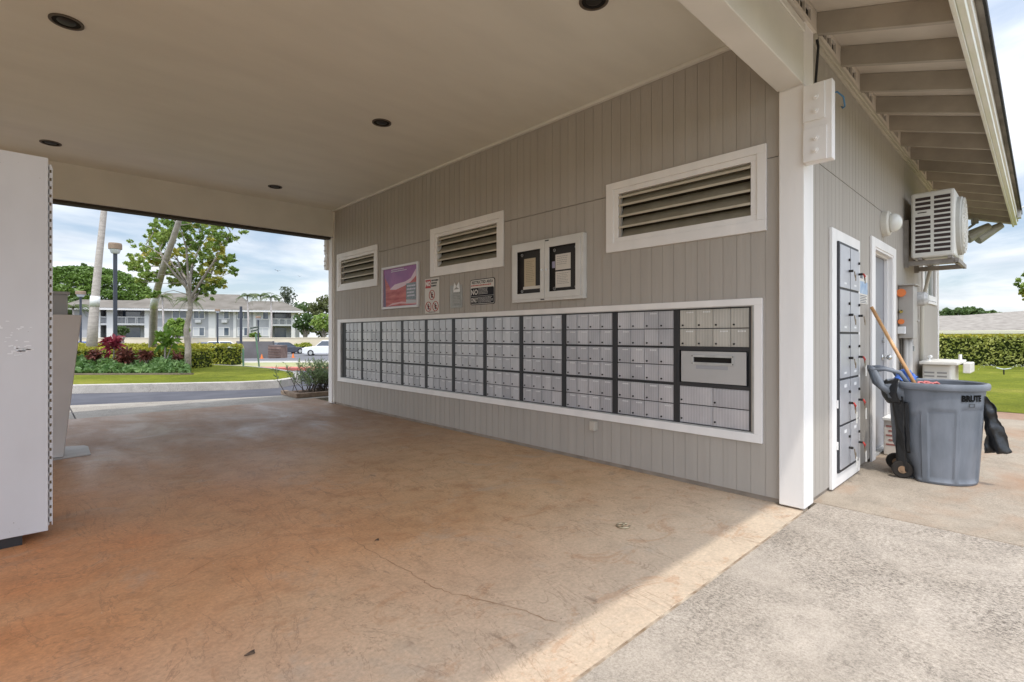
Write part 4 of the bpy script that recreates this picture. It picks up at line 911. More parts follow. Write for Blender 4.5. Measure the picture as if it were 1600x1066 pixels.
mb = MB(); mb.box(-.35, .272, 6.60, 6.97, 1.586, 1.61); mb.build('cap', MATS['pedestal_top'], o, world=True)
mb = MB(); mb.prism([(.0, 6.42), (.42, 6.48), (.43, 6.95), (.40, 7.05), (.26, 7.1), (0, 7.1)], 'z', -.01, .011); mb.build('base_pad', M('pad_concrete', (.40, .38, .37), (.46, .44, .43), 6, .5), o, world=True)

# ---------------------------------------------------------------- floor details
def crackstrip(pts, w_):
    mb = MB(); P = []
    for i in range(len(pts) - 1):
        a, b = Vector(pts[i]), Vector(pts[i + 1])
        for k in range(8): q = a.lerp(b, k / 8); P.append((q.x + random.gauss(0, .005), q.y + random.gauss(0, .005)))
    P.append(pts[-1]); vs = []
    for i, q in enumerate(P):
        a = Vector(P[max(i - 1, 0)]); b = Vector(P[min(i + 1, len(P) - 1)]); d = (b - a).normalized(); nn = Vector((-d.y, d.x)); e = w_ * random.uniform(.3, 1.1) * (.25 if i in (0, len(P) - 1) else 1)
        vs += [(q[0] + nn.x * e, q[1] + nn.y * e, .0012), (q[0] - nn.x * e, q[1] - nn.y * e, .0012)]
    mb.add(vs, [(2 * i, 2 * i + 1, 2 * i + 3, 2 * i + 2) for i in range(len(P) - 1)]); return mb.build('floor_crack', M('crack', (.38, .225, .13), rough=.9), kind='structure')
crackstrip([(1.342, 2.796), (1.344, 2.461), (1.362, 2.172), (1.362, 1.953), (1.438, 1.763), (1.507, 1.586), (1.564, 1.378)], .0024)
crackstrip([(.325, 2.745), (.677, 2.99), (1.003, 3.118), (1.397, 3.335), (2.027, 3.414), (2.599, 3.355), (3.047, 3.206)], .0018)
crackstrip([(1.4, 4.6), (1.9, 4.1), (2.3, 3.9), (2.9, 3.4)], .0018)
crackstrip([(3.2, 4.9), (2.7, 4.5), (2.25, 4.35), (2.0, 3.9)], .0016)
mb = MB(); c0 = Vector((2.647, 1.787, .006)); mb.tube([c0 + Vector((math.cos(k * .42) * .038, math.sin(k * .42) * .038, .0)) for k in range(14)], .006, 8); mb.tube([c0 + Vector((-.02, .0, 0)), c0 + Vector((.0, -.01, .014)), c0 + Vector((.025, .01, .004))], .004, 6)
ob = mb.build('metal_ring', M('old_brass', (.45, .38, .26), rough=.35, metal=.7), smooth=True); tag(ob, 'small bent metal ring lying on the tan porch floor', 'ring')
def leaf(x, y, r_, label):
    mb = MB(); vs = [(x + r_ * math.cos(a) * (1.5 if k % 2 else 1), y + r_ * .5 * math.sin(a), .004 + .006 * math.sin(2 * a)) for k, a in enumerate([q * .7854 for q in range(8)])]; mb.add(vs + [(x, y, .012)], [(i, (i + 1) % 8, 8) for i in range(8)])
    tag(mb.build('dry_leaf', M('dry_leaf', (.05, .03, .018), (.16, .10, .06), 30, .7)), label, 'leaf')
leaf(1.438, 2.641, .013, 'tiny dark dry leaf on the porch floor at the start of the crack'); leaf(.583, 2.022, .018, 'small curled dry leaf on the porch floor nearest the camera')

# ---------------------------------------------------------------- vegetation helpers
def leafcards(mb, pts, size, rs, flat=0.0, aspect=.55):
    for (q, sc) in pts:
        n_ = Vector((rs.gauss(0, 1), rs.gauss(0, 1), rs.gauss(0, 1) + flat)).normalized(); a = n_.orthogonal().normalized(); a.rotate(Matrix.Rotation(rs.uniform(0, 6.28), 3, n_)); b = n_.cross(a)
        s_ = size * sc * rs.uniform(.7, 1.3); q = Vector(q); fold = n_ * s_ * .18
        mb.add([q - a * s_, q - b * s_ * aspect + fold, q + a * s_, q + b * s_ * aspect + fold], [(0, 1, 2, 3)])
def blob(c, rx_, ry_, rz_, n, rs, shell=.5):
    pts = []
    for _ in range(n):
        d = Vector((rs.gauss(0, 1), rs.gauss(0, 1), rs.gauss(0, 1))).normalized(); k = rs.uniform(shell, 1) ** .6; pts.append(((c[0] + d.x * rx_ * k, c[1] + d.y * ry_ * k, c[2] + d.z * rz_ * k), 1))
    return pts
G_TREE = leafmat('leaf_broad', (.13, .24, .04), (.36, .44, .10), 2.2); G_YEL = leafmat('leaf_yellowish', (.36, .38, .06), (.55, .48, .09), 2.5)
G_DARK = leafmat('leaf_dark', (.06, .11, .035), (.15, .22, .065), .35); G_MONKEY = leafmat('leaf_monkeypod', (.08, .15, .02), (.17, .26, .05), .12, .25)
G_HEDGE = leafmat('leaf_hedge', (.18, .23, .02), (.38, .38, .05), 3.5); G_HTOP = leafmat('leaf_hedge_top', (.28, .27, .02), (.42, .38, .04), 3)
G_COVER = leafmat('leaf_cover', (.06, .14, .03), (.18, .29, .09), 3); G_RED = leafmat('leaf_red', (.13, .012, .025), (.28, .03, .05), 5); G_CROTON = leafmat('leaf_croton', (.06, .025, .02), (.20, .06, .04), 8)
G_TI = leafmat('leaf_ti', (.08, .18, .02), (.22, .32, .05), 3); G_LIME = leafmat('leaf_lime', (.15, .26, .03), (.28, .38, .07), 2); G_OLE = leafmat('leaf_oleander', (.15, .22, .09), (.34, .42, .22), 12); G_PALM = leafmat('leaf_palm', (.05, .10, .02), (.16, .19, .05), .8)
BARK = M('bark', (.24, .205, .175), (.36, .315, .275), 6, .9, .8, 14, bdist=.02); PBARK = M('palm_bark', (.38, .335, .31), (.50, .45, .42), 5, .9, .6, 9, (1, 1, 4), bdist=.02); BARKD = M('bark_dark', (.10, .08, .065), rough=.9)

# island planting: main tree (left of centre), leaning palms, beds
def branch_tree(name, label, base, trunk, r0, clusters, lf, lmats, rs, leafsize, per, cat='tree', group=None, bark=BARK):
    o = thing(name, label, cat, base, 0, group); mb = MB()
    T = [Vector(q) for q in trunk]; mb.tube(T, [r0 * (1 - .5 * i / (len(T) - 1)) for i in range(len(T))], 10)
    nodes = [T[k].lerp(T[k + 1], q / 4) for k in range(len(T) // 2, len(T) - 1) for q in range(4)] + [T[-1]]
    cen = sum((Vector(c) for c, _ in clusters), Vector()) / len(clusters); limbs = []
    for k in range(7):                                   # main limbs, each with a bend
        a = k * .898 + rs.uniform(-.2, .2); rr = max((Vector(c).xy - cen.xy).length for c, _ in clusters) * rs.uniform(.35, .6); st = nodes[rs.randrange(len(nodes))]
        en = Vector((cen.x + math.cos(a) * rr, cen.y + math.sin(a) * rr, cen.z + rs.uniform(-.1, .9))); md = st.lerp(en, .45) + Vector((rs.gauss(0, .12), rs.gauss(0, .12), -.1)); m2 = md.lerp(en, .5) + Vector((rs.gauss(0, .1), rs.gauss(0, .1), .08))
        mb.tube([st, md, m2, en], [r0 * .5, r0 * .36, r0 * .24, r0 * .12], 7, False); limbs += [st.lerp(md, .6), md, md.lerp(m2, .5), m2, m2.lerp(en, .5), en]
    for (c, r_) in clusters:
        c = Vector(c); st = min(limbs + nodes, key=lambda q: (q - c).length + (1.5 if q.z > c.z + .1 else 0)); mid = st.lerp(c, .5) + Vector((rs.gauss(0, .06), rs.gauss(0, .06), rs.gauss(0, .08))); mb.tube([st, mid, c], [r0 * .16, r0 * .11, r0 * .05], 5, False)
        for _ in range(3): mb.tube([mid.lerp(c, .5), c + Vector((rs.gauss(0, r_ * .5), rs.gauss(0, r_ * .5), rs.gauss(0, r_ * .4)))], [r0 * .06, r0 * .03], 4, False)
    mb.build('trunk', bark, o, world=True, smooth=True)
    mb = MB()
    for (c, r_) in clusters:
        mb.m = 0 if rs.random() < .80 or len(lmats) < 2 else 1
        for _ in range(per // 22 + 1):
            d = Vector((rs.gauss(0, .5), rs.gauss(0, .5), rs.gauss(0, .42))) * r_; leafcards(mb, blob(Vector(c) + d, r_ * .28, r_ * .28, r_ * .24, 22, rs, .1), leafsize, rs)
    mb.build('crown', lmats, o, world=True)
    return o
w0 = 14.2; bx, by = PX(293, w0)
rs = random.Random(11)
def TP(px, py, w_): x, y = PX(px, w_); return (x, y, ZP(py, w_))
cl = []
for (px, py, rr) in ((215, 405, .30), (232, 385, .34), (228, 420, .3), (246, 352, .3), (262, 365, .36), (250, 398, .34), (262, 420, .32), (240, 432, .26), (232, 452 - 25, .26), (275, 345, .34), (290, 380, .42), (300, 350, .38), (312, 395, .42), (305, 420, .36), (322, 365, .36), (336, 385, .30), (345, 352, .36), (356, 370, .34), (350, 398, .28), (362, 405, .22), (330, 425, .36), (322, 446, .34), (335, 440, .24), (345, 442, .18), (278, 400, .36), (290, 430, .30), (268, 440, .26), (310, 455, .24), (240, 460, .16), (238, 365, .20), (365, 424, .12), (330, 455, .2), (345, 335, .3), (300, 325, .4), (270, 318, .4), (325, 312, .4), (290, 300, .35), (282, 360, .3), (305, 372, .3), (316, 380, .3), (300, 405, .34), (282, 420, .3), (272, 425, .3), (325, 405, .34), (340, 412, .26), (345, 378, .3), (255, 380, .3), (222, 440, .16), (250, 372, .26), (212, 418, .22), (318, 438, .3), (300, 440, .24), (330, 365, .3), (308, 338, .34), (338, 338, .34), (236, 403, .28), (262, 345, .28)):
    cl.append((TP(px, py, w0 + .3 + rs.gauss(0, .6)), rr * .86))
branch_tree('shade_tree', 'open-crowned green and yellow tree on the grass island in front of the leaning palm', (bx, by, .13), [(bx, by, .13), TP(294, 545, w0), TP(291, 515, w0), TP(298, 480, w0), TP(296, 455, w0), TP(297, 435, w0)], .088, cl, None, [G_TREE, G_YEL], rs, .05, 250)
def frond(mb, c, ang, ln, droop, rs, wd=.5, up=.5):
    d = Vector((math.cos(ang), math.sin(ang), 0)); pts = []
    for k in range(9): u = k / 8; pts.append(Vector(c) + d * ln * u * (1 - .15 * u * droop) + Vector((0, 0, ln * (up * u - droop * u * u))))
    mb.tube(pts, [.02 * (1 - .8 * k / 8) * ln / 2 + .004 for k in range(9)], 4, False)
    sd_ = Vector((-d.y, d.x, 0))
    for k in range(1, 9):
        for q in range(3):
            base = pts[k - 1].lerp(pts[k], q / 3)
            for s_ in (-1, 1):
                l_ = wd * ln * .42 * math.sin(min(1, (k + .5) / 9) * math.pi * .85 + .25) + .05; tip = base + sd_ * s_ * l_ * .8 + d * l_ * .45 + Vector((0, 0, -l_ * rs.uniform(.25, .7))); dd = (d * .045 * ln / 2)
                mb.add([base, base + dd, tip + dd * .2, tip], [(0, 1, 2, 3)])
def palm(label, path, r0, r1, fl, nf, rs, band=None, lf=G_PALM, group=None, bark=PBARK, base=None):
    o = thing('palm_tree', label, 'palm tree', path[0], 0, group); n_ = len(path)
    mb = MB(); mb.tube(path, [r1 + (r0 - r1) * (1 - i / (n_ - 1)) ** 1.6 for i in range(n_)], 12); mb.build('trunk', bark, o, world=True, smooth=True)
    if band:
        mb = MB(); a = Vector(band[0]); b = Vector(band[1]); mb.tube([a, b], band[2], 14); mb.build('white_band', M('band_white', (.70, .70, .70), rough=.5), o, world=True, smooth=True)
    mb = MB(); c = path[-1]
    for k in range(nf): frond(mb, c, k * 2.4 + rs.uniform(-.3, .3), fl * rs.uniform(.85, 1.1), rs.uniform(.5, 1.1), rs, up=rs.uniform(.1, .9))
    mb.build('crown', lf, o, world=True)
    return o
rs = random.Random(4)
w0 = 17.4
palm('grey palm trunk with a white band, leaning slightly right, beside the lamp post', [TP(142, 566, w0), TP(146, 500, w0), TP(149, 463, w0), TP(155, 400, w0), TP(163, 325, w0), TP(173, 230, w0), TP(180, 130, w0), TP(184, 60, w0)], .165, .06, 2.6, 16, rs, (TP(147.6, 479, w0), TP(149, 463, w0), .142))
palm('grey palm trunk with a white band, leaning strongly right in front of the houses', [TP(238, 568, w0), TP(239, 530, 16.6), TP(240.5, 478, 15.4), TP(246, 452, 14.6), TP(256, 415, 13.9), TP(270, 375, 13.2), TP(282, 338, 12.8), TP(300, 270, 12.4), TP(316, 190, 12.2), TP(325, 110, 12.0)], .130, .05, 2.6, 16, rs, (TP(240.4, 479, 15.4), TP(243.5, 463, 14.9), .108))

# clipped hedges
def hedge(label, a, b, th, z0, z1, lm, tm, size, dens, rs, cat='hedge', group=None, nz=0):
    a = Vector(a).to_2d() if len(a) > 2 else Vector(a); b = Vector(b); d = (b - a); ln = d.length; d.normalize(); nn = Vector((-d.y, d.x))
    o = thing('clipped_hedge', label, cat, (*((a + b) / 2), z0), 0, group)
    mb = MB(); c = [(a + nn * (th / 2 - .08)), (b + nn * (th / 2 - .08)), (b - nn * (th / 2 - .08)), (a - nn * (th / 2 - .08))]
    mb.hexa([(q.x, q.y, z0 - .1) for q in c] + [(q.x, q.y, z1 - .1) for q in c]); mb.build('twigs', M('hedge_core', (.03, .04, .012), rough=1), o, world=True)
    mb = MB(); ns = int(ln * (z1 - z0) * dens)
    for s_ in (1, -1):
        P = []
        for _ in range(ns): u, v = rs.random(), rs.random() ** .9; q = a + d * u * ln + nn * s_ * (th / 2 + rs.gauss(0, .03)); P.append(((q.x, q.y, z0 + v * (z1 - z0)), 1))
        leafcards(mb, P, size, rs)
    for e, pt in ((1, b), (-1, a)):
        P = []
        for _ in range(int(th * (z1 - z0) * dens)): q = pt + nn * (rs.random() - .5) * th + d * e * rs.gauss(0, .04); P.append(((q.x, q.y, z0 + rs.random() * (z1 - z0)), 1))
        leafcards(mb, P, size, rs)
    mb.build('side_foliage', lm, o, world=True)
    mb = MB(); P = []
    for _ in range(int(ln * th * dens * 1.3)): q = a + d * rs.random() * ln + nn * (rs.random() - .5) * (th + .08); P.append(((q.x, q.y, z1 + rs.gauss(0, .03)), 1))
    leafcards(mb, P, size, rs, 1.0); mb.build('top_foliage', tm, o, world=True)
rs = random.Random(21)
hedge('front yellow-topped clipped hedge on the grass island, behind the ground cover', PX(60, 17.2), PX(318, 16.6), .9, .13, .74, G_HEDGE, G_HTOP, .045, 520, rs)
hedge('rear yellow-topped clipped hedge on the grass island, longer to the right than the front one', PX(60, 20.2), PX(366, 19.4), 1.0, .10, .80, G_HEDGE, G_HTOP, .05, 420, rs)
rs = random.Random(22)
hedge('long clipped green hedge along the back of the right-hand lawn', (27.3, -9), (28.1, 11), 1.0, 0, 1.16, leafmat('leaf_hedge_right', (.26, .32, .06), (.56, .56, .17), 1.8), G_HTOP, .06, 260, rs)

# ground cover bed
mb = MB(); P = []
for _ in range(5200):
    px = rs.uniform(60, 296); w_ = rs.uniform(13.6, 16.2); x, y = PX(px, w_); h = .10 + .36 * sm(13.5, 14.3, w_) * (.6 + .6 * mnoise.noise(Vector((x * 1.7, y * 1.7, 0)))) ; P.append(((x, y, .13 + rs.random() ** .5 * h), 1))
leafcards(mb, P, .075, rs, .5, .6); ob = mb.build('ground_cover', G_COVER); ob['kind'] = 'stuff'; tag(ob, 'low leafy green ground cover filling the bed on the grass island', 'ground cover')
mb = MB(); a, b = G2(60, 586.3, .13), G2(301, 585.8, .13); a = Vector(a); b = Vector(b); d = (b - a).normalized() ; nn = Vector((-d.y, d.x)) * .05
mb.hexa([(*(a + nn), .1), (*(b + nn), .1), (*(b - nn), .1), (*(a - nn), .1), (*(a + nn), .175), (*(b + nn), .175), (*(b - nn), .175), (*(a - nn), .175)])
ob = mb.build('bed_edging', M('edging', (.13, .10, .075), (.2, .16, .12), 5, .9)); tag(ob, 'dark low edging strip between the lawn and the planting bed', 'edging')
def spiky(label, px, pyb, w_, ztop, zc, rad, n_, lm, size, rs, name='red_leaf_plant', cat='plant', group=None, long=2.0):
    x, y = PX(px, w_); o = thing(name, label, cat, (x, y, .13), 0, group)
    mb = MB(); mb.tube([(x, y, .13), (x + .02, y, zc)], [.03, .02], 6); mb.tube([(x, y, .3), (x + rad * .4, y, zc)], .015, 5); mb.build('stem', BARK, o, world=True)
    mb = MB(); c = Vector((x, y, zc))
    for _ in range(n_):
        dirn = Vector((rs.gauss(0, 1), rs.gauss(0, 1), rs.gauss(.7, .8))).normalized(); st = c + Vector((rs.gauss(0, .15), rs.gauss(0, .15), rs.gauss(0, .2))) * rad; L_ = rad * rs.uniform(.6, 1.05)
        sd_ = dirn.cross(Vector((rs.random(), rs.random(), rs.random()))).normalized() * size; mid = st + dirn * L_ * .55 + Vector((0, 0, .04)); tip = st + dirn * L_ + Vector((0, 0, -.12 * L_))
        mb.add([st, mid + sd_, tip, mid - sd_], [(0, 1, 2, 3)])
    mb.build('leaves', lm, o, world=True)
spiky('tall bright red ti plant, the tallest red plant in the bed', 177, 575, 15.2, 1.2, .85, .42, 90, G_RED, .045, rs)
spiky('round dark red croton standing left of the bright red ti plant', 148, 575, 14.3, .8, .56, .24, 130, G_CROTON, .035, rs)
spiky('wide reddish brown croton right under the bright red ti plant', 196, 575, 14.5, .8, .50, .33, 170, G_CROTON, .035, rs)
spiky('round dark red croton just left of the strongly leaning palm', 227, 575, 14.3, .8, .56, .24, 130, G_CROTON, .035, rs)
spiky('small low red croton between the green ti plant and the shade tree', 277, 575, 14.6, .6, .50, .2, 70, G_CROTON, .03, rs)
spiky('bright green long-leaved ti plant right of the strongly leaning palm', 257, 575, 15.0, 1.3, .95, .50, 80, G_TI, .05, rs, 'green_ti_plant')

# lamp posts
def lamp(label, px, w_, pytop, headw, pyhead, base_z=None, group='lamp posts around the car park', cap=True):
    x, y = PX(px, w_); zb = gz(x, y) if base_z is None else base_z; zt = ZP(pytop, w_); o = thing('lamp_post', label, 'lamp post', (x, y, zb), 0, group)
    mb = MB(); mb.box(x - .065, x + .065, y - .065, y + .065, zb, zt); mb.build('pole', M('lamp_pole', (.035, .04, .055), rough=.5), o, world=True)
    if cap:
        mb = MB(); mb.lathe([(.01, zt + .42), (headw * .46, zt + .41), (headw * .5, zt + .36), (headw * .5, zt + .17), (headw * .46, zt + .16), (.01, zt + .16)], x, y, 20); mb.build('hood', M('lamp_hood', (.22, .15, .10), (.27, .19, .13), 4, .6), o, world=True)
        mb = MB(); mb.lathe([(.07, zt - .02), (headw * .30, zt + .0), (headw * .42, zt + .158)], x, y, 20); mb.build('glass_bowl', M('lamp_bowl', (.66, .68, .70), rough=.15), o, world=True, smooth=True)
lamp('tall dark lamp post with brown drum hood between the two leaning palms', 180, 20.5, 396, .46, 382, .1)
lamp('dark lamp post with a pale hood behind the flared pedestal', 126, 36, 464, .60, 450)
lamp('thin lamp post in front of the houses, left of the dark tall pole', 340, 52, 489, .5, 0)
lamp('small lamp post with a pale hood near the right end of the houses', 403.5, 55, 500, .55, 0)
lamp('tall dark pole without a hood rising behind the clipped hedge', 376.5, 33, 479, .5, 0, cap=False)

# ---------------------------------------------------------------- street bits
o = thing('street_sign', 'leaning green sign post with a small white-edged street name plate', 'street sign', (*PX(405, 18.0), .12))
mb = MB(); mb.tube([TP(405.3, 577, 18.0), TP(399.5, 522, 18.0)], .03, 8); mb.build('post', M('sign_green', (.10, .20, .13), rough=.5), o, world=True)
for (pa, pb, z_) in (((391, 513.5), (404, 511), 1), ((391.5, 518), (403.5, 515.5), 0)):
    mb = MB(); a, b = Vector(TP(*pa, 18.0)), Vector(TP(*pb, 18.0)); u = Vector((0, 0, .04)); n_ = Vector((-CA, -SA, 0)) * .01
    mb.hexa([a - n_ - u, b - n_ - u, b + n_ - u, a + n_ - u, a - n_ + u, b - n_ + u, b + n_ + u, a + n_ + u]); mb.build('name_plate', M('plate_dark', (.05, .07, .06), rough=.4), o, world=True)
    mb = MB(); n2_ = n_ * 1.3; a2, b2 = a.lerp(b, .08), a.lerp(b, .92)
    for s_ in (-1, 1): mb.add([a2 + n2_ + u * s_ * .9, b2 + n2_ + u * s_ * .9, b2 + n2_ + u * s_ * .7, a2 + n2_ + u * s_ * .7], [(0, 1, 2, 3)])
    mb.build('plate_edge', PLT, o, world=True)
mb = MB(); mb.tube([TP(380.5, 580, 17.2), TP(380, 545, 17.2)], .03, 8); ob = mb.build('sign_post', M('sign_green', (0, 0, 0))); tag(ob, 'short bare green post standing left of the leaning street sign', 'post')
mb = MB(); x, y = PX(374.5, 22.8); mb.box(x - .13, x + .13, y - .13, y + .13, .1, .56); mb.box(x - .16, x + .16, y - .16, y + .16, .561, .62); ob = mb.build('concrete_pillar', M('pillar', (.24, .22, .22), (.3, .28, .27), 4, .8)); tag(ob, 'squat grey concrete pillar at the right end of the rear hedge', 'pillar')
def V2(px, w_): return Vector(PX(px, w_))
def wallseg(mb, a, b, th, z0, z1):
    d = (b - a).normalized(); nn = Vector((-d.y, d.x)) * th / 2; c = [a + nn, b + nn, b - nn, a - nn]; mb.hexa([(q.x, q.y, z0) for q in c] + [(q.x, q.y, z1) for q in c])
o = thing('dumpster_enclosure', 'dark grey block enclosure wall in the car park', 'wall', (*PX(400, 50), -1))
mb = MB(); wallseg(mb, V2(371, 50), V2(427, 50), .25, -1.3, ZP(533.5, 50)); mb.build('front_wall', M('enclosure_grey', (.115, .105, .105), (.15, .14, .14), .8, .8), o, world=True)
mb = MB(); wallseg(mb, V2(371, 50.2), V2(371, 55), .2, -1.3, ZP(533.7, 50)); wallseg(mb, V2(427, 50.2), V2(427, 55), .2, -1.3, ZP(533.7, 50)); mb.build('side_wall', MATS['enclosure_grey'], o, world=True)
o = thing('dumpster', 'weathered brown dumpster in front of the dark enclosure', 'dumpster', (*PX(434, 40), -.8)); w_ = 40
a, b, c_, d = V2(419, 40), V2(439, 39), V2(449, 41), V2(430, 42.3); zb = ZP(560, 40); zt = ZP(542.5, 40)
mb = MB(); mb.hexa([(*q, zb) for q in (a, b, c_, d)] + [(*q, zt) for q in (a, b, c_, d)]); mb.build('body', M('dumpster_brown', (.17, .105, .085), (.26, .18, .15), 2, .8), o, world=True)
mb = MB(); mb.hexa([(*q, zt + .01) for q in (a, b, c_, d)] + [(*q, zt + .14) for q in (a, b, c_, d)]); mb.build('lid', M('dumpster_lid', (.12, .08, .07), rough=.7), o, world=True)
mb = MB()
for k in range(4): wallseg(mb, a.lerp(b, -.01) - Vector((CA, SA)) * .04, b - Vector((CA, SA)) * .04, .05, zb + .12 + k * .2, zb + .17 + k * .2)
mb.build('side_rib', MATS['dumpster_lid'], o, world=True)
for (px, lab) in ((409, 'orange traffic cone left of the brown dumpster'), (458, 'orange traffic cone right of the brown dumpster')):
    x, y = PX(px, 38); zb = gz(x, y); o = thing('traffic_cone', lab, 'traffic cone', (x, y, zb)); mb = MB(); mb.lathe([(.10, zb + .03), (.02, zb + .36)], x, y, 12); mb.build('cone', M('orange', (0, 0, 0)), o, world=True); mb = MB(); mb.box(x - .13, x + .13, y - .13, y + .13, zb, zb + .03); mb.build('base', MATS['orange'], o, world=True)
# tan boundary wall before the houses
o = thing('boundary_wall', 'long low tan boundary wall between the car park and the houses', 'wall', (*PX(300, 72), -1.1))
mb = MB(); wallseg(mb, V2(60, 70), V2(560, 74), .2, -1.3, ZP(527.6, 72) - .12); mb.build('wall', M('tan_wall', (.58, .50, .37), (.64, .56, .42), .6, .8), o, world=True)
mb = MB(); wallseg(mb, V2(60, 70), V2(560, 74), .3, ZP(527.6, 72) - .119, ZP(527.6, 72)); mb.build('coping', M('tan_cope', (.66, .58, .45), rough=.8), o, world=True)

# cars
CARG = M('car_glass', (.02, .03, .045), rough=.06, spec=.9); TYRE = M('tyre', (.02, .02, .02), rough=.8)
def car(label, px, w_, heading, paint, L_=4.5, H=1.5, suv=False):
    x, y = PX(px, w_); o = thing('parked_car', label, 'car', (x, y, gz(x, y)), heading, 'cars parked in the far car park'); W_ = .9; h = H
    hd = .62 * h if suv else .6 * h
    body = [(-L_ / 2, .25), (-L_ / 2, hd - .05), (-L_ / 2 + .12, hd + .04), (L_ * .18, hd + .03), (L_ / 2 - .25, hd - .12), (L_ / 2, hd - .3), (L_ / 2, .28), (L_ / 2 - .3, .2), (-L_ / 2 + .3, .2)]
    mb = MB(); mb.prism(body, 'y', -W_, W_); mb.build('body', paint, o, bevel=.06)
    r0, r1 = (-L_ / 2 + .15, L_ * .2); t0, t1 = (-L_ / 2 + .45, L_ * .06) if suv else (-L_ * .28, L_ * .04)
    if not suv: r0 = -L_ / 2 + .55
    mb = MB(); z0, z1 = hd, h - .06; mb.hexa([(r0, -W_ + .06, z0), (r1, -W_ + .06, z0), (r1, W_ - .06, z0), (r0, W_ - .06, z0), (t0, -W_ + .22, z1), (t1, -W_ + .22, z1), (t1, W_ - .22, z1), (t0, W_ - .22, z1)]); mb.build('windows', CARG, o)
    mb = MB(); mb.hexa([(t0 - .03, -W_ + .2, z1), (t1 + .03, -W_ + .2, z1), (t1 + .03, W_ - .2, z1), (t0 - .03, W_ - .2, z1), (t0 + .1, -W_ + .28, h), (t1 - .1, -W_ + .28, h), (t1 - .1, W_ - .28, h), (t0 + .1, W_ - .28, h)])
    for (u0, u1) in ((r0, t0), (r1, t1), ((r0 + r1) / 2 - .1, (t0 + t1) / 2)):
        for s_ in (-1, 1): mb.tube([(u0, s_ * (W_ - .05), z0), (u1, s_ * (W_ - .21), z1)], .035, 6)
    mb.build('roof', paint, o)
    for sx_ in (-.31, .31):
        for s_ in (-1, 1):
            mb = MB(); c = Vector((sx_ * L_, s_ * (W_ - .09), .33)); mb.tube([c + Vector((0, -.1, 0)), c + Vector((0, .1, 0))], .33, 20); wh = mb.build('wheel', TYRE, o); mb = MB(); mb.tube([c + Vector((0, -.105, 0)), c + Vector((0, .105, 0))], .2, 14); mb.build('rim', STEEL, wh)
    for s_ in (-1, 1):
        mb = MB(); mb.box(L_ / 2 - .12, L_ / 2 + .01, s_ * .5, s_ * .82, hd - .36, hd - .22); mb.build('headlight', PLT, o); mb = MB(); mb.box(-L_ / 2 - .01, -L_ / 2 + .05, s_ * .6, s_ * .84, hd - .3, hd - .1); mb.build('tail_light', RED, o)
WC = M('car_white', (.72, .72, .72), rough=.25, coat=.5); BC = M('car_blue', (.05, .09, .20), rough=.25, coat=.5); DC = M('car_dark', (.05, .055, .075), rough=.25, coat=.5); SC_ = M('car_silver', (.45, .46, .47), rough=.3, metal=.4)
VR = R(YAW - 90)     # heading along image right
car('white crossover car nearest the building corner, seen side-on', 508, 58, VR + math.pi + .25, WC, 4.7, 1.72, True)
car('dark blue-grey car parked right of the dark enclosure wall', 446, 63, VR + .9, DC, 4.6, 1.45)
car('white van-like car parked left of the dark enclosure wall', 356, 60, VR + .5, WC, 4.8, 1.6, True)
car('blue saloon parked left of the white van-like car', 319, 62, VR + math.pi - .3, BC, 4.6, 1.45)
car('dark blue car half hidden behind the red ti plant', 182, 60, VR + .2, DC, 4.6, 1.5)
car('blue and white vehicle at far left, behind the first palm', 130, 58, VR + .4, M('car_brightblue', (.06, .13, .42), rough=.3, coat=.4), 4.6, 1.6, True)

# ---------------------------------------------------------------- apartment houses
A0, A1 = Vector(PX(128, 74)), Vector(PX(466, 84)); dF = (A1 - A0); LF = dF.length; dF.normalize(); nF = Vector((dF.y, -dF.x))
if nF.dot(-A0) < 0: nF = -nF                        # towards the camera
o = thing('apartment_house', 'long two-storey grey apartment house with white trim and hipped tile roof', 'building', (A0.x, A0.y, -1.1), math.atan2(dF.y, dF.x))
AH = o
def ft(px):                                          # facade coordinate of a bearing
    d = Vector(PX(px, 1)); # solve A0 + t dF = s d
    det = dF.x * (-d.y) + d.x * dF.y; return ((-A0.x) * (-d.y) + d.x * (-A0.y)) / det
# local frame: x along facade, +y away from camera, z up from base
sgn = 1 if Vector((-dF.y, dF.x)).dot(A0) > 0 else -1
AG = M('apt_grey', (.34, .335, .345), (.38, .375, .385), .6, .8); AW = M('apt_white', (.62, .60, .585), rough=.6); AR = M('apt_roof', (.135, .12, .10), (.19, .17, .148), .5, .9); AWIN = M('apt_glass', (.03, .05, .09), (.10, .12, .15), .5, .1, spec=.8); CURT = M('curtain', (.50, .50, .52), rough=.8)
ZE = 6.15
def hz(py, px): # height above base at facade
    t_ = ft(px); q = A0 + dF * t_; w_ = q.x * CA + q.y * SA; return ZP(py, w_) + 1.1
balc = [(156, 172), (181, 228), (424, 457)]
bal = [(ft(a), ft(b)) for a, b in balc]
mb = MB(); cur = -1.0; e = .3
for (a, b) in bal: mb.box(cur, a, 0, sgn * e, 0, ZE); cur = b
mb.box(cur, LF - .4, 0, sgn * e, 0, ZE)
for (a, b) in bal: mb.box(a, b, sgn * 1.8, sgn * 2.1, 0, ZE); mb.box(a - .1, a, sgn * e, sgn * 1.8, 0, ZE); mb.box(b, b + .1, sgn * e, sgn * 1.8, 0, ZE)
mb.box(-1, LF - .4, sgn * 11.7, sgn * 12, 0, ZE); mb.box(-1, -.7, sgn * e, sgn * 11.7, 0, ZE); mb.box(LF - .7, LF - .4, sgn * e, sgn * 11.7, 0, ZE)
mb.build('wall', AG, o)
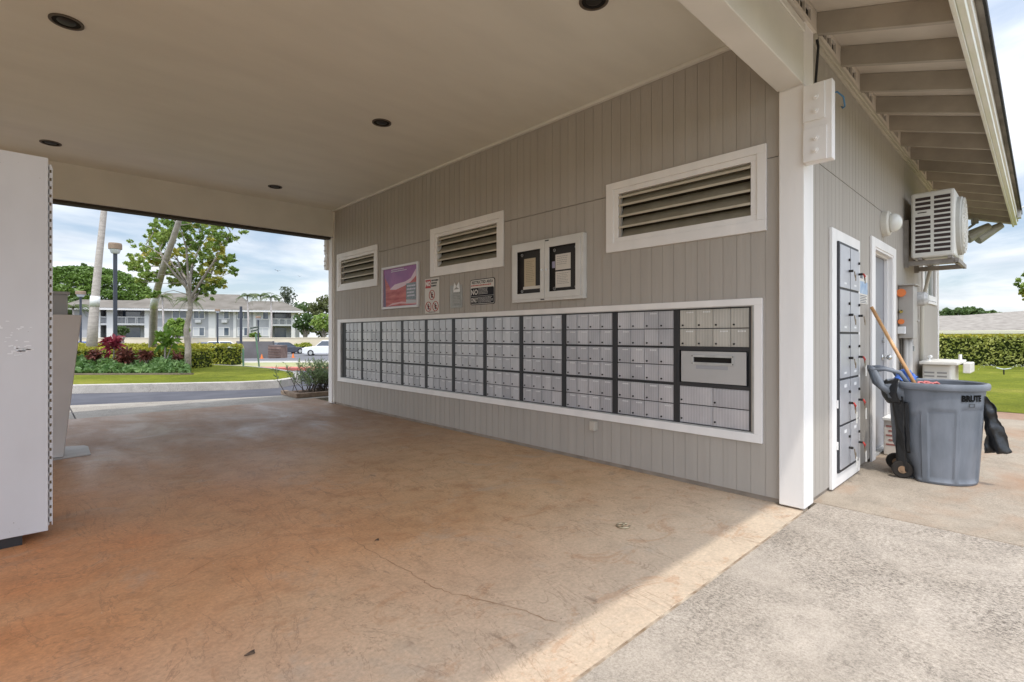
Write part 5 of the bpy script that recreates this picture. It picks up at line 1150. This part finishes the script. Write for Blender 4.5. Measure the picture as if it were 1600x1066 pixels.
def win(pa, pb, ya, yb, cur=False, depth=0):
    a, b = ft(pa), ft(pb); z1, z0 = hz(ya, (pa + pb) / 2), hz(yb, (pa + pb) / 2); d0 = sgn * depth
    mb = MB(); e = .12; mb.box(a - e, b + e, d0 - sgn * .06, d0 - sgn * .002, z1, z1 + e); mb.box(a - e, b + e, d0 - sgn * .06, d0 - sgn * .002, z0 - e, z0); mb.box(a - e, a, d0 - sgn * .06, d0 - sgn * .002, z0, z1); mb.box(b, b + e, d0 - sgn * .06, d0 - sgn * .002, z0, z1); mb.box((a + b) / 2 - .04, (a + b) / 2 + .04, d0 - sgn * .05, d0 - sgn * .003, z0, z1)
    wn = mb.build('window', AW, o); mb = MB(); mb.box(a, b, d0 - sgn * .03, d0 - sgn * .0025, z0, z1); mb.build('pane', AWIN, wn)
    if cur: mb = MB(); mb.box(a, a + (b - a) * .55 if cur == 1 else b, d0 - sgn * .036, d0 - sgn * .031, z0, z1); mb.build('curtain', CURT, wn)
for (pa, pb, c1, c2) in ((245.5, 256, 2, 2), (270, 291, 0, 1), (303, 319, 0, 1), (341.5, 357.5, 1, 1), (371.5, 390, 0, 1), (402, 419, 1, 2)):
    win(pa, pb, 484.5 + (pa - 245) * .022, 496.5 + (pa - 245) * .012, c1); win(pa, pb, 512 + (pa - 245) * .005, 524.5, c2)
for (a, b), (pa, pb) in zip(bal, balc):
    zf, zt = hz(505 - (1 if pa < 200 else -3), pa), 0
    zf = hz(506.5 if pa > 400 else 505.0, pa); zr_ = hz(495.8 + (3 if pa > 400 else 0), pa)
    mb = MB(); mb.box(a + .01, b - .01, sgn * -.05, sgn * 1.79, zf - .3, zf); mb.build('balcony_floor', AW, o)
    mb = MB(); mb.box(a + .02, b - .02, -sgn * .04, sgn * .04, zr_ - .08, zr_ + .04)
    n_ = 5
    for k in range(n_): mb.box(a + .02, b - .02, -sgn * .02, sgn * .02, zf + .08 + k * (zr_ - zf - .2) / n_, zf + .16 + k * (zr_ - zf - .2) / n_)
    mb.build('railing', AG if pa > 400 else AG, o)
    mb = MB(); mb.box(a + .02, b - .02, -sgn * .07, -sgn * .041, zr_, zr_ + .10)
    if b - a > 2.5:
        for f_ in (.35, .68): q = a + (b - a) * f_; mb.box(q - .14, q - .07, -sgn * .07, -sgn * .041, zf, zr_); mb.box(q + .07, q + .14, -sgn * .07, -sgn * .041, zf, zr_); mb.box(q - .07, q + .07, -sgn * .07, -sgn * .041, zr_ - .25, zr_ - .17)
    mb.build('rail_trim', AW, o)
    for (za, zb_) in ((.3, zf - .6), (zf + .02, zf + 2.1)):
        mb = MB(); mb.box(a + .3, b - .3 - (b - a) * .25, sgn * 1.74, sgn * 1.79, za, zb_); mb.build('sliding_door', AWIN, o)
mb = MB()
for px, wd in ((154.5, .22), (174, .55), (180, .2), (229.5, .28), (331.5, .5), (367, .22), (398, .2), (422.5, .22), (458, .28)):
    q = ft(px); mb.box(q - wd / 2 * 2, q + wd / 2 * 2, -sgn * .12, -sgn * .003, 0, ZE)
mb.build('pilaster', AW, o)
mb = MB(); mb.box(-2.5, LF + .8, -sgn * 1.25, -sgn * 1.15, ZE - .1, ZE + .22); mb.box(LF + .7, LF + .8, -sgn * 1.15, sgn * 13, ZE - .1, ZE + .22); mb.build('fascia', AW, o)
mb = MB(); mb.box(-2.45, LF + .7, -sgn * 1.14, sgn * 13, ZE + .02, ZE + .08); mb.build('soffit', AW, o)
def hip2(mb, x0, x1, y0, y1, z0, z1, ra, rb, alongy=False):      # ridge from ra to rb
    if alongy: xm = (x0 + x1) / 2; A_, B_ = (xm, ra, z1), (xm, rb, z1); f = [(0, 1, 4), (1, 2, 5, 4), (2, 3, 5), (3, 0, 4, 5), (3, 2, 1, 0)]
    else: ym = (y0 + y1) / 2; A_, B_ = (ra, ym, z1), (rb, ym, z1); f = [(0, 1, 5, 4), (1, 2, 5), (2, 3, 4, 5), (3, 0, 4), (3, 2, 1, 0)]
    mb.add([(x0, y0, z0), (x1, y0, z0), (x1, y1, z0), (x0, y1, z0), A_, B_], f)
def hip(mb, x0, x1, y0, y1, z0, z1, ins):
    ym = (y0 + y1) / 2; mb.add([(x0, y0, z0), (x1, y0, z0), (x1, y1, z0), (x0, y1, z0), (x0 + ins, ym, z1), (x1 - ins, ym, z1)], [(0, 1, 5, 4), (1, 2, 5), (2, 3, 4, 5), (3, 0, 4), (3, 2, 1, 0)])
mb = MB(); hip2(mb, ft(182), ft(396), -sgn * 1.3, sgn * 14.5, ZE + .225, hz(461.5, 300) + .75, ft(238), ft(364)); mb.build('roof', AR, o)
mb = MB(); hip2(mb, -2.6, ft(226), -sgn * 1.28, sgn * 9, ZE + .223, hz(468, 165) + .15, -1.6, ft(212)); mb.build('roof', AR, o)
mb = MB(); hip2(mb, ft(352), LF + .9, -sgn * 1.28, sgn * 11, ZE + .221, hz(471, 410) + .35, ft(388), ft(436)); mb.build('roof', AR, o)
for px in (351, 310):
    mb = MB(); q = ft(px); zc = hz(502, px); mb.box(q - .4, q + .4, -sgn * .35, -sgn * .01, zc - .25, zc + .25)
    mb.build('window_air_conditioner', AW, o)
# right-hand bungalow beyond the hedge
o = thing('bungalow', 'low bungalow with a broad grey tiled roof beyond the right-hand hedge', 'building', (41, 3, -1))
mb = MB(); hip2(mb, 36.5, 57, -30, 14, 1.47, 3.0, -16, -2, True); mb.build('roof', M('bungalow_roof', (.22, .195, .17), (.31, .28, .245), 3.0, .9, .6, 6, (1, 1, 4)), o, world=True)
mb = MB(); hip2(mb, 50, 66, -6, 24, 1.40, 2.92, 2, 18, True); mb.build('roof', MATS['bungalow_roof'], o, world=True)
mb = MB(); mb.box(36.4, 36.5, -30, 14, 1.22, 1.46); mb.box(36.28, 36.4, -30, 14, 1.28, 1.42); mb.build('fascia', M('cream_fascia', (.60, .57, .45), rough=.6), o, world=True)
mb = MB(); mb.box(37.6, 56, -29, 13, -1.1, 1.4); mb.build('wall', M('bungalow_wall', (.33, .31, .27), rough=.8), o, world=True)

# ---------------------------------------------------------------- far trees
def bushtree(name, label, px, w_, pyb, pyt, rpx, lm, rs, nclump, per, size, cat='tree', group=None, squash=.8, flowers=None, trunk=True, shell=.35):
    x, y = PX(px, w_); zb = gz(x, y); zt, zl = ZP(pyt, w_), ZP(pyb, w_); R_ = rpx / F * w_; o = thing(name, label, cat, (x, y, zb), 0, group)
    if trunk:
        mb = MB(); mb.tube([(x, y, zb - .1), (x + .1, y, (zb + zl) / 2), (x, y, (zt + zl) / 2)], [R_ * .07 + .05, R_ * .05 + .04, .03], 8)
        for k in range(5): a = k * 1.3; mb.tube([(x, y, zl * .6 + zb * .4), (x + math.cos(a) * R_ * .5, y + math.sin(a) * R_ * .5, (zt + zl) / 2)], [R_ * .04 + .02, .02], 6)
        mb.build('trunk', BARK, o, world=True)
    mb = MB(); cz_ = (zt + zl) / 2; H_ = (zt - zl) / 2
    for _ in range(nclump):
        d = Vector((rs.gauss(0, 1), rs.gauss(0, 1), rs.gauss(0, 1))).normalized() * (rs.uniform(shell, .86)); c = Vector((x + d.x * R_, y + d.y * R_, cz_ + d.z * H_)); cr_ = R_ * rs.uniform(.16, .30)
        leafcards(mb, blob(c, cr_, cr_, cr_ * squash, per, rs, .4), size, rs, .3)
    mb.build('crown', lm, o, world=True)
    if flowers:
        mb = MB(); leafcards(mb, [((x + d.x * R_ * 1.0, y + d.y * R_, cz_ + d.z * H_), 1) for d in [Vector((rs.gauss(0, 1), rs.gauss(0, 1), rs.gauss(0, 1))).normalized() for _ in range(flowers)]], size * .6, rs); mb.build('blossom', PLT, o, world=True)
rs = random.Random(31)
# monkeypod: broad dome
o = thing('dome_tree', 'huge dome-crowned green tree behind the left end of the apartment house', 'tree', (*PX(138, 118), -1.1))
x, y = PX(138, 118); mb = MB(); mb.tube([(x, y, -1.2), (x, y, 6)], [1.1, .7], 10)
for k in range(8): a = k * .785; mb.tube([(x, y, 4), (x + math.cos(a) * 7, y + math.sin(a) * 7, 9.5)], [.45, .15], 6)
mb.build('trunk', BARK, o, world=True)
mb = MB(); Rr = 95 / F * 118
for _ in range(1100):
    a = rs.uniform(0, 6.283); u = math.sqrt(rs.random()); rr = u * Rr; zc = 3.5 + (ZP(421, 118) - 3.5) * math.sqrt(max(0, 1 - u ** 2.6)) * (1 if rs.random() < .55 else rs.uniform(.25, .95)); c = (x + math.cos(a) * rr, y + math.sin(a) * rr, zc); leafcards(mb, blob(c, 1.1, 1.1, .6, 30, rs, .3), .34, rs, 1.2)
mb.build('crown', G_MONKEY, o, world=True)
bushtree('conifer', 'small dark treetop poking above the dome-crowned tree', 131, 150, 440, 408, 9, G_DARK, rs, 30, 40, .35)
bushtree('broadleaf_tree', 'dark bushy tree left of the apartment house, behind the pale-hooded lamp post', 112, 90, 520, 455, 26, G_DARK, rs, 80, 45, .28)
# thin ironwood
bushtree('ironwood_tree', 'thin wispy grey-green tree rising behind the right end of the apartment roof', 449, 98, 488, 441, 18, leafmat('leaf_iron', (.07, .09, .06), (.15, .17, .11), .5), rs, 42, 22, .20, shell=.1)
bushtree('plumeria_tree', 'white-flowered plumeria immediately right of the apartment house balcony', 478, 78, 518, 488, 20, G_DARK, rs, 90, 40, .22, flowers=60)
bushtree('plumeria_tree', 'white-flowered plumeria nearest the far white porch post', 506, 76, 518, 489, 20, G_TREE, rs, 90, 40, .22, flowers=60)
bushtree('broadleaf_tree', 'olive bushy tree behind the two plumerias, beside the far porch post', 505, 105, 530, 457, 27, leafmat('leaf_olive', (.08, .10, .03), (.17, .18, .06), .4), rs, 110, 45, .28)
bushtree('broadleaf_tree', 'green tree between the thin wispy tree and the olive tree', 477, 110, 530, 466, 22, G_DARK, rs, 80, 45, .28)
bushtree('broadleaf_tree', 'wide green tree seen past the far porch post, furthest right of the far trees', 545, 100, 525, 470, 26, G_DARK, rs, 80, 45, .28)
bushtree('topiary_tree', 'round lime-green clipped tree in front of the apartment house, behind the green ti plant', 277, 62, 526, 496, 17, G_LIME, rs, 70, 45, .16, flowers=None, shell=.55)
bushtree('topiary_tree', 'small round clipped shrub tree in front of the balcony, beside the dark tall lamp post', 192, 62, 525, 509, 10, leafmat('leaf_grey_green', (.07, .12, .03), (.13, .18, .06), .8), rs, 40, 40, .14)
bushtree('round_shrub', 'round green shrub standing above the tan wall behind the street sign', 397, 76, 531, 519, 10, G_TREE, rs, 34, 40, .16)
bushtree('round_shrub', 'wide low green shrub left of the white crossover car', 474, 72, 546, 536, 14, G_HEDGE, rs, 40, 40, .16, trunk=False)
rs = random.Random(8)
for (px, w_, pyc, fl, lab) in ((386.5, 73, 462, 1.75, 'small palm in front of the apartment roof, directly behind the street sign'), (423, 73, 464, 1.75, 'small palm in front of the right-hand apartment roof, left of the balcony'), (407, 98, 462, 2.2, 'palm crown just showing over the apartment roof between the two small palms'),
        (253.5, 70, 463, 1.7, 'small palm with drooping fronds beside the strongly leaning palm trunk'), (296, 70, 470, 2.1, 'palm with drooping fronds behind the trunk of the shade tree'), (114, 60, 480, 2.2, 'ragged palm with brownish fronds above the flared pedestal')):
    x, y = PX(px, w_); zc = ZP(pyc, w_); palm(lab, [(x, y, gz(x, y)), (x + .15, y, (zc - 1) / 2), (x, y, zc)], .16, .10, fl, 22, rs, group='small palms near the apartment house')
# tree at right edge, distant trees behind the bungalow
rs = random.Random(17)
cl = []
for _ in range(22): cl.append(((24.5 + rs.gauss(0, .4), -1.05 + rs.uniform(-1.6, .9), 3.0 + rs.uniform(-.6, 1.9)), rs.uniform(.3, .5)))
cl += [((24.3, .42, 2.9), .26), ((24.3, .25, 3.4), .26), ((24.2, .15, 2.2), .22), ((24.3, .1, 3.9), .26), ((24.3, .30, 2.55), .22)]
branch_tree('garden_tree', 'leafy yellow-green tree at the right edge of the photo above the hedge', (24.4, -1.3, 0), [(24.4, -1.3, 0), (24.45, -1.2, 1.2), (24.4, -1.0, 2.2)], .12, cl, None, [G_TREE, G_YEL], rs, .07, 260)
for k, (px, rpx, pt) in enumerate(((1478, 14, 482), (1502, 15, 479), (1521, 16, 478), (1546, 15, 484))):
    bushtree('broadleaf_tree', ['small far treetop over the bungalow roof, nearest the building corner', 'far treetop over the bungalow roof, second from the building corner', 'highest far treetop over the bungalow roof', 'far treetop over the bungalow roof, furthest right'][k], px, 120, 500, pt, rpx, G_DARK, rs, 34, 36, .35)
# oleander by the far post, in a brick-edged bed
o = thing('planter_bed', 'low brick-edged bed of soil beside the far white porch post', 'planter', (3.9, 9.8, 0))
mb = MB(); mb.box(3.60, 5.4, 9.66, 9.78, .0, .085); mb.box(3.60, 3.72, 9.781, 10.5, .0, .085); mb.build('edging', M('brick_edge', (.20, .14, .10), (.30, .23, .17), 9, .9, .5, 30), o, world=True, bevel=.01)
mb = MB(); mb.box(3.721, 5.4, 9.781, 10.5, .0, .06); mb.build('soil', SOIL, o, world=True)
rs = random.Random(19); o = thing('oleander_shrub', 'narrow-leaved oleander shrub growing in the brick-edged bed by the far post', 'shrub', (4.2, 10.05, .1))
st = MB(); lv = MB()
for k in range(84):
    b0 = Vector((4.25 + rs.gauss(0, .24), 10.1 + rs.gauss(0, .10), .06)); tip = b0 + Vector((rs.gauss(0, .24), rs.gauss(0, .18), rs.uniform(.30, .66))); md = b0.lerp(tip, .5) + Vector((rs.gauss(0, .03), rs.gauss(0, .03), .03)); st.tube([b0, md, tip], [.007, .005, .003], 5, False)
    for q in range(26):
        u = rs.uniform(.3, 1.0); c = b0.lerp(md, u * 2) if u < .5 else md.lerp(tip, u * 2 - 1); dd = Vector((rs.gauss(0, .8), rs.gauss(0, .8), rs.uniform(.1, 1.2))).normalized() * rs.uniform(.07, .12); sd_ = dd.cross(Vector((rs.random(), rs.random(), rs.random()))).normalized() * .008; lv.add([c, c + dd * .5 + sd_, c + dd, c + dd * .5 - sd_], [(0, 1, 2, 3)])
st.build('stems', BARKD, o, world=True); lv.build('leaves', G_OLE, o, world=True)
# sprinkler on the lawn
o = thing('lawn_sprinkler', 'small spinning sprinkler on the right-hand lawn before the hedge', 'sprinkler', (21.3, .82, 0))
mb = MB(); mb.tube([(21.3, .82, 0), (21.3, .82, .16)], .018, 8); mb.build('riser', LOCK, o, world=True)
mb = MB(); mb.tube([(21.3, .98, .20), (21.3, .82, .16), (21.3, .66, .20)], .014, 6); mb.build('arm', M('sprink_white', (.6, .65, .68), rough=.4), o, world=True)
rs = random.Random(2); mb = MB()
for k in range(70):
    s_ = rs.choice((-1, 1)); t_ = rs.random(); mb.disc((21.3 + rs.gauss(0, .06), .82 + s_ * (.16 + .5 * t_) * .9, .2 + .4 * t_ - .5 * t_ * t_ + rs.gauss(0, .02)), (-1, 0, 0), .006, 5, .004)
mb.build('water_drops', PLT, o, world=True)
# birds
for (px, py, s_, lab) in ((434, 423.5, .55, 'dark bird in flight, larger of the two above the apartment roof'), (468, 432, .3, 'tiny bird in flight, smaller and further right')):
    w_ = 90; x, y, z = TP(px, py, w_); mb = MB(); u = Vector((SA, -CA, 0)); up = Vector((0, 0, 1)); c = Vector((x, y, z)); f_ = Vector((CA, SA, 0))
    mb.tube([c - f_ * .35 * s_ + u * .3 * s_, c, c + f_ * .3 * s_ - u * .3 * s_], [.04 * s_, .13 * s_, .03 * s_], 8)
    for q in (-1, 1): mb.add([c + f_ * .15 * s_, c - f_ * .15 * s_, c - f_ * .2 * s_ + u * q * 1.0 * s_ + up * (.35 if q < 0 else .1) * s_, c + u * q * .9 * s_ + up * (.45 if q < 0 else .05) * s_], [(0, 1, 2, 3)])
    ob = mb.build('bird', M('bird_dark', (.05, .05, .06), rough=.8)); tag(ob, lab, 'bird')
for m_ in bpy.data.materials:      # leaves stay two-sided, nothing to clean up
    pass
